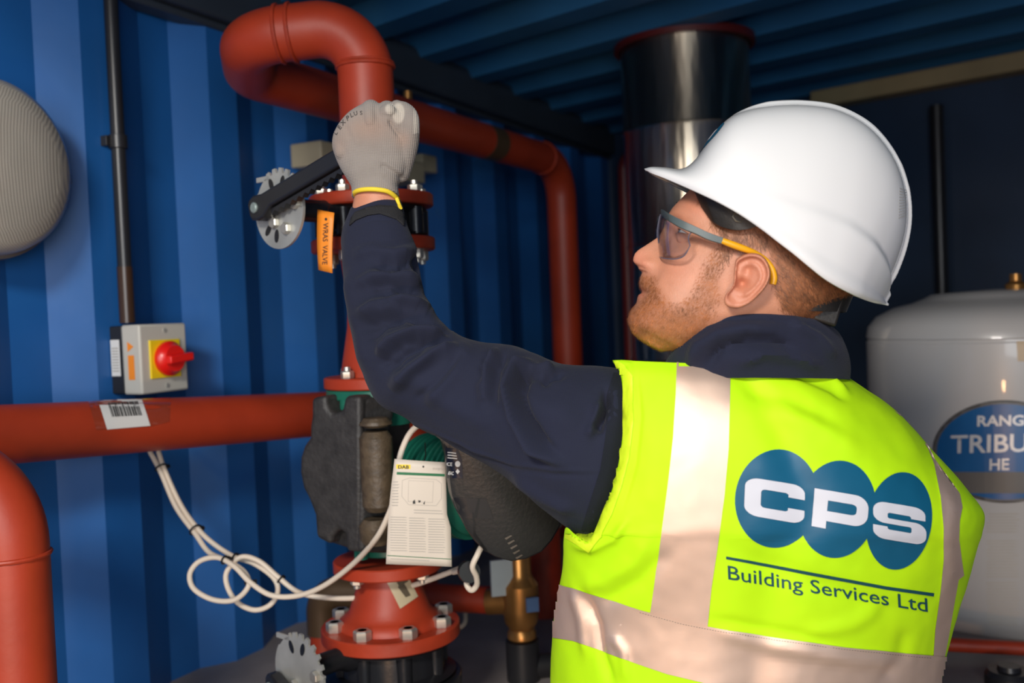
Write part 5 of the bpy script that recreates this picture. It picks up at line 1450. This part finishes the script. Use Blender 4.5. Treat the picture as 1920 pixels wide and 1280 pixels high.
# right arm of the jacket hanging forward, mostly hidden by the torso
bm = bmesh.new(); q = crom([(1660, 910, 1.19, .050), (1690, 950, 1.22, .052), (1700, 1020, 1.26, .050), (1690, 1110, 1.31, .045), (1660, 1150, 1.38, .038), (1640, 1150, 1.43, .034)], 40)
add_tube(bm, [P(a, b, c) for a, b, c, r in q], [r for a, b, c, r in q], 32); fin('jacket_sleeve', bm, M_NAVY, person)
bm = bmesh.new(); limb(bm, [(1640, 1150, 1.43, .028), (1600, 1145, 1.47, .034), (1570, 1140, 1.50, .030)], 20)
for k in range(4): limb(bm, [(1560 + k * 4, 1125 + k * 12, 1.505, .011), (1540 + k * 4, 1122 + k * 12, 1.535, .0105), (1545 + k * 4, 1135 + k * 12, 1.555, .0095), (1560 + k * 3, 1146 + k * 10, 1.55, .009)], 12)
limb(bm, [(1590, 1125, 1.47, .013), (1565, 1105, 1.50, .0115), (1550, 1102, 1.52, .0105)], 12)
gb = remeshed(bm, .0022, 4); me = bpy.data.meshes.new('glove'); 
for f in gb.faces: f.smooth = True
gb.to_mesh(me); gb.free(); me.materials.append(M_KNIT); o = bpy.data.objects.new('glove', me); C.objects.link(o); put_under(o, person)
# collar: a folded ring
def collar_pt(al, v, out):
    """al 0..2pi, 0 = right, pi/2 = towards us, pi = left; v 0 bottom..1 top"""
    c, s = math.cos(al), math.sin(al)
    xt = 1422 + 156 * c; yt = 640 - 54 * max(s, 0) ** .8 + 20 * max(-s, 0) + (22 * max(-c, 0) ** 3) - 2 * c
    xb = 1416 + 178 * c; yb = 712 - 4 * max(s, 0)
    zt = 1.095 - .080 * s; zb = 1.105 - .083 * s
    bul = 8 * math.sin(v * PI)
    x = xb + (xt - xb) * v + bul * c; y = yb + (yt - yb) * v; z = zb + (zt - zb) * v - .006 * math.sin(v * PI) * s
    return P(x - out * 2200 * c * .5, y, z + out * s)
bm = bmesh.new(); prof_ = [(0, 0), (.15, 0), (.3, 0), (.45, 0), (.6, 0), (.72, 0), (.82, 0), (.90, 0), (.96, .001), (1.0, .004), (.985, .008), (.93, .011), (.8, .012), (.5, .012), (.2, .012)]
rings = [[collar_pt(2 * PI * k / 140, v, o_) for v, o_ in prof_] for k in range(140)]
vsr = [[bm.verts.new(p) for p in r] for r in rings]
for i in range(140):
    a, b = vsr[i], vsr[(i + 1) % 140]
    for j in range(len(prof_) - 1): bm.faces.new((a[j], a[j + 1], b[j + 1], b[j]))
bmesh.ops.subdivide_edges(bm, edges=bm.edges, cuts=1, use_grid_fill=True)
FC = [([(1262, 650), (1300, 612), (1350, 600), (1430, 596), (1510, 608), (1570, 640)], 3.2, -.0022), ([(1290, 690), (1310, 650), (1350, 625), (1400, 615), (1460, 620)], 11, .0040), ([(1320, 690), (1350, 655), (1400, 640), (1450, 640), (1500, 655)], 8, -.0040), ([(1380, 680), (1430, 662), (1490, 668), (1540, 690)], 9, .0036), ([(1480, 600), (1530, 630), (1565, 670)], 9, .003)]
FC = [(a, w_ * 1.1, h_ * (2.4 if w_ > 4 else 1.2)) for a, w_, h_ in FC]
apply_folds(bm, FC)
fin('jacket_collar', bm, M_NAVY, person, sharp=70)

# ---- hi-vis vest
VR = [  # v, left px, right px, depth centre, depth radius left, right
 ((1150, 676), (1566, 690), 1.075, .085), ((1163, 700), (1612, 722), 1.060, .10), ((1168, 740), (1668, 762), 1.048, .112), ((1169, 790), (1714, 806), 1.040, .122), ((1162, 850), (1765, 862), 1.036, .130), ((1150, 905), (1815, 918), 1.036, .132), ((1133, 955), (1846, 962), 1.038, .132), ((1116, 990), (1843, 1000), 1.040, .132),
 ((1085, 1000), (1836, 1020), 1.042, .134), ((1060, 1006), (1830, 1040), 1.044, .136), ((1055, 1060), (1814, 1095), 1.052, .138), ((1046, 1120), (1794, 1160), 1.062, .138), ((1036, 1190), (1774, 1235), 1.072, .138), ((1032, 1290), (1756, 1350), 1.080, .138), ((1034, 1420), (1746, 1480), 1.085, .138), ((1040, 1560), (1740, 1600), 1.085, .138)]
VR = [(a, b, z - .035, d) for a, b, z, d in VR]
fl = crom([(a[0], a[1], b[0], b[1], z, d) for a, b, z, d in VR], 170)
NB, NF = 150, 90
bm = bmesh.new(); rings = []
for ri, (ax_, ay_, bx_, by_, z, d) in enumerate(fl):
    ring = []; vv_ = ri / 169 * 15; dl_ = smooth_tab([(0, .03), (6, .035), (7.5, .045), (9, .07), (11, .115), (13, .138)], vv_)
    for k in range(NB):          # across the back, left to right
        u = k / (NB - 1); c = -math.cos(u * PI); uu = (c + 1) / 2; t_ = abs(c)
        wrap = 1 - (1 - t_ ** 2.6) ** .55 if t_ < 1 else 1
        spine = .006 * gs(c - .05, .12)
        dd = (d if c > 0 else dl_) * wrap
        # across the shoulders the left side stays square to us
        x = ax_ + (bx_ - ax_) * uu; y = ay_ + (by_ - ay_) * uu
        y += 17 * gs(x - 1102, 18) * gs(y - 1002, 22) - 17 * gs(x - 1056, 16) * gs(y - 1006, 24)
        ring.append(P(x, y, z + dd + spine))
    for k in range(1, NF):       # front of the body
        a = PI * k / NF; c = math.cos(a)
        x = (ax_ + bx_) / 2 + (bx_ - ax_) / 2 * c; y = (ay_ + by_) / 2 + (by_ - ay_) / 2 * c
        ring.append(P(x, y, z + d + d * .95 * math.sin(a) ** .8))
    rings.append(ring)
add_rings(bm, rings)
FVst = [([(1140, 676), (1180, 684), (1188, 760), (1180, 850), (1158, 930), (1132, 995)], 6, .0022), ([(1195, 700), (1202, 780), (1192, 870), (1165, 960)], 4, -.0012),
        ([(1440, 680), (1500, 690), (1560, 712), (1592, 738)], 5, .0045), ([(1430, 690), (1500, 704), (1560, 730), (1590, 752)], 7, -.0035),
        ([(1390, 730), (1480, 745), (1580, 800)], 16, -.0030), ([(1420, 770), (1520, 790), (1620, 850)], 18, .0030), ([(1220, 1000), (1190, 1050), (1130, 1090), (1080, 1100)], 16, .0040), ([(1260, 1030), (1200, 1090), (1130, 1130)], 14, -.0035),
        ([(1070, 1020), (1110, 1030), (1150, 1010), (1180, 970)], 8, .004), ([(1340, 1180), (1450, 1210), (1600, 1235), (1700, 1240)], 14, .0035), ([(1330, 1160), (1440, 1180), (1560, 1200)], 10, -.0025),
        ([(1095, 1110), (1120, 1170), (1130, 1230), (1150, 1290)], 9, -.0060), ([(1075, 1100), (1092, 1160), (1098, 1230)], 9, .0050), ([(1150, 1190), (1170, 1220), (1175, 1280)], 9, .004), ([(1360, 1030), (1480, 1075), (1600, 1120), (1720, 1160)], 22, -.0030),
        ([(1660, 1130), (1600, 1170), (1500, 1190)], 14, .003), ([(1700, 1180), (1690, 1230), (1650, 1280)], 14, -.003), ([(1620, 740), (1680, 790), (1730, 860)], 16, .002), ([(1770, 900), (1785, 950), (1778, 1010), (1782, 1070), (1762, 1120)], 9, .002), ([(1200, 720), (1230, 850), (1215, 980)], 24, .002)]
apply_folds(bm, FVst)
bm.normal_update()
for v in bm.verts: v.co += v.normal * (.0012 * noise.noise(v.co * 18) + .0004 * noise.noise(v.co * 60))
vest = fin('hi_vis_vest', bm, M_VEST, person, sharp=75); vest['label'] = 'fluorescent yellow vest with reflective tapes and a blue logo on its back'
bvv = bvh_of(vest)
drape('reflective_tape', flat_polys([[(1269, 676), (1320, 676), (1369, 678), (1368, 760), (1366, 840), (1358, 930), (1346, 1020), (1334, 1100), (1326, 1178), (1272, 1165), (1219, 1150), (1228, 1090), (1240, 1000), (1253, 900), (1262, 820), (1267, 740)]]), M_TAPE, bvv, vest, .0011, 8)
drape('reflective_tape', flat_polys([[(1020, 1094), (1052, 1096), (1090, 1106), (1120, 1116), (1200, 1142), (1280, 1163), (1360, 1180), (1460, 1196), (1580, 1212), (1680, 1222), (1748, 1228), (1790, 1232), (1770, 1330), (1700, 1330), (1560, 1314), (1440, 1300), (1340, 1284), (1250, 1262), (1180, 1238), (1110, 1212), (1075, 1200), (1020, 1192)]]), M_TAPE, bvv, vest, .0015, 3)
drape('reflective_tape', flat_polys([[(1674, 770), (1700, 790), (1726, 822), (1752, 862), (1775, 900), (1798, 925), (1803, 950), (1798, 975), (1797, 1010), (1802, 1050), (1806, 1078), (1796, 1086), (1788, 1130), (1778, 1190), (1768, 1240), (1748, 1240), (1752, 1180), (1762, 1110), (1768, 1050), (1768, 990), (1762, 930), (1750, 870), (1728, 815), (1700, 785)]]), M_TAPE, bvv, vest, .0011, 8)
bm = bmesh.new()
# seam stitching beside the tapes
def offset_line(pts, wdt): 
    out = []
    for a, b in zip(pts, pts[1:]):
        dx, dy = b[0] - a[0], b[1] - a[1]; l = math.hypot(dx, dy); n_ = int(l / 5)
        for k in range(n_):
            x, y = a[0] + dx * k / n_, a[1] + dy * k / n_; ux, uy = dx / l, dy / l
            out.append([(x, y), (x + ux * 3, y + uy * 3), (x + ux * 3 - uy * wdt, y + uy * 3 + ux * wdt), (x - uy * wdt, y + ux * wdt)])
    return out
drape('stitching', flat_polys(offset_line([(1200, 1146), (1280, 1168), (1360, 1184), (1460, 1200), (1580, 1216), (1680, 1226), (1745, 1232)], .8)), mat('stitch_brown', (.20, .15, .12, 1), rough=.8), bvv, vest, .0019, 20)
drape('armhole_binding', flat_polys([[(1152, 674), (1172, 684), (1186, 706), (1188, 790), (1180, 856), (1166, 910), (1148, 962), (1128, 1004), (1104, 1034), (1062, 1008), (1062, 1000), (1100, 1020), (1116, 1000), (1134, 955), (1150, 905), (1162, 850), (1168, 790), (1163, 702)]]), mat('yellow_binding', (.66, .88, .012, 1), rough=.6, var=.06, bump=.3, bscale=200), bvv, vest, .0016, 6)
# logo: three discs
def disc(cx, cy, a, b, rot=8):
    r_ = math.radians(rot); return [(cx + a * math.cos(t_) * math.cos(r_) - b * math.sin(t_) * math.sin(r_), cy + a * math.cos(t_) * math.sin(r_) + b * math.sin(t_) * math.cos(r_)) for t_ in [2 * PI * k / 56 for k in range(56)]]
drape('logo_disc', flat_polys([disc(1456, 934, 78, 92)]), M_LOGO, bvv, vest, .0010, 8)
drape('logo_disc', flat_polys([disc(1569, 954, 72, 91)]), M_LOGO, bvv, vest, .0012, 8)
drape('logo_disc', flat_polys([disc(1684, 976, 61, 91)]), M_LOGO, bvv, vest, .0014, 8)
for ch, x, y, ux, uy, vx, vy in (('C', 1394, 963, 112, 19, 3, -71), ('P', 1521, 985, 101, 18, 6, -71), ('S', 1635, 1004, 99, 17, 0, -67)):
    drape('logo_letter', letter_bm(ch, ch == 'P'), M_LOGOW, bvv, vest, .0021, 6, fn=place(x, y, ux, uy, vx, vy))
drape('logo_rule', flat_polys([[(1361, 1042), (1460, 1060), (1560, 1079), (1660, 1098), (1750, 1111), (1749, 1117), (1660, 1104), (1560, 1085), (1460, 1066), (1361, 1047)]]), M_TXT, bvv, vest, .0012, 8)
tb = flat_text('Building Services Ltd', 1.0, .004)
wt = max(v.co.x for v in tb.verts)
drape('logo_text', tb, M_TXT, bvv, vest, .0012, 5, fn=lambda x, y: (1362 + 376 * (x / wt) - 2 * y, 1084 + 62 * (x / wt) - 37 * y))
# ---- trousers, legs and boots below the frame
M_TROU = fabric('navy_trousers', (0.015, 0.018, 0.03, 1), None, 200, .3)
bm = bmesh.new(); hipc = P(1390, 1500, 1.17); hz_ = 0.95
hx, hy = 0.22, 1.18
rings = []
for z, a, b in ((1.16, .185, .125), (1.05, .185, .13), (.95, .18, .13), (.86, .175, .125), (.80, .165, .11)):
    rings.append([V((hx + a * math.cos(t_), hy + b * math.sin(t_), z)) for t_ in [2 * PI * k / 48 for k in range(48)]])
add_rings(bm, rings)
for sg in (-1, 1):
    add_rings(bm, [[V((hx + sg * o_ + r_ * math.cos(t_), hy + yo + r_ * math.sin(t_), z)) for t_ in [2 * PI * k / 32 for k in range(32)]] for z, r_, o_, yo in ((.90, .088, .088, 0), (.75, .086, .092, 0), (.50, .066, .10, -.01), (.46, .066, .10, -.01), (.30, .062, .105, .0), (.10, .056, .11, .01))])
gb = remeshed(bm, .008, 4); me = bpy.data.meshes.new('trousers')
for f in gb.faces: f.smooth = True
gb.to_mesh(me); gb.free(); me.materials.append(M_TROU); o = bpy.data.objects.new('trousers', me); C.objects.link(o); put_under(o, person)
for sg in (-1, 1):
    bm = bmesh.new(); bx_, by_ = hx + sg * .11, hy
    rings = []
    for t_, w_, h_ in ((-.09, .03, .05), (-.07, .042, .11), (-.02, .045, .15), (.05, .046, .12), (.12, .050, .075), (.18, .046, .06), (.205, .025, .04)):
        rings.append([V((bx_ + w_ * math.cos(a), by_ + t_, max(0.001, h_ / 2 + h_ / 2 * math.sin(a)))) for a in [2 * PI * k / 24 for k in range(24)]])
    add_rings(bm, rings); fin('boot', bm, M_BPL, person)
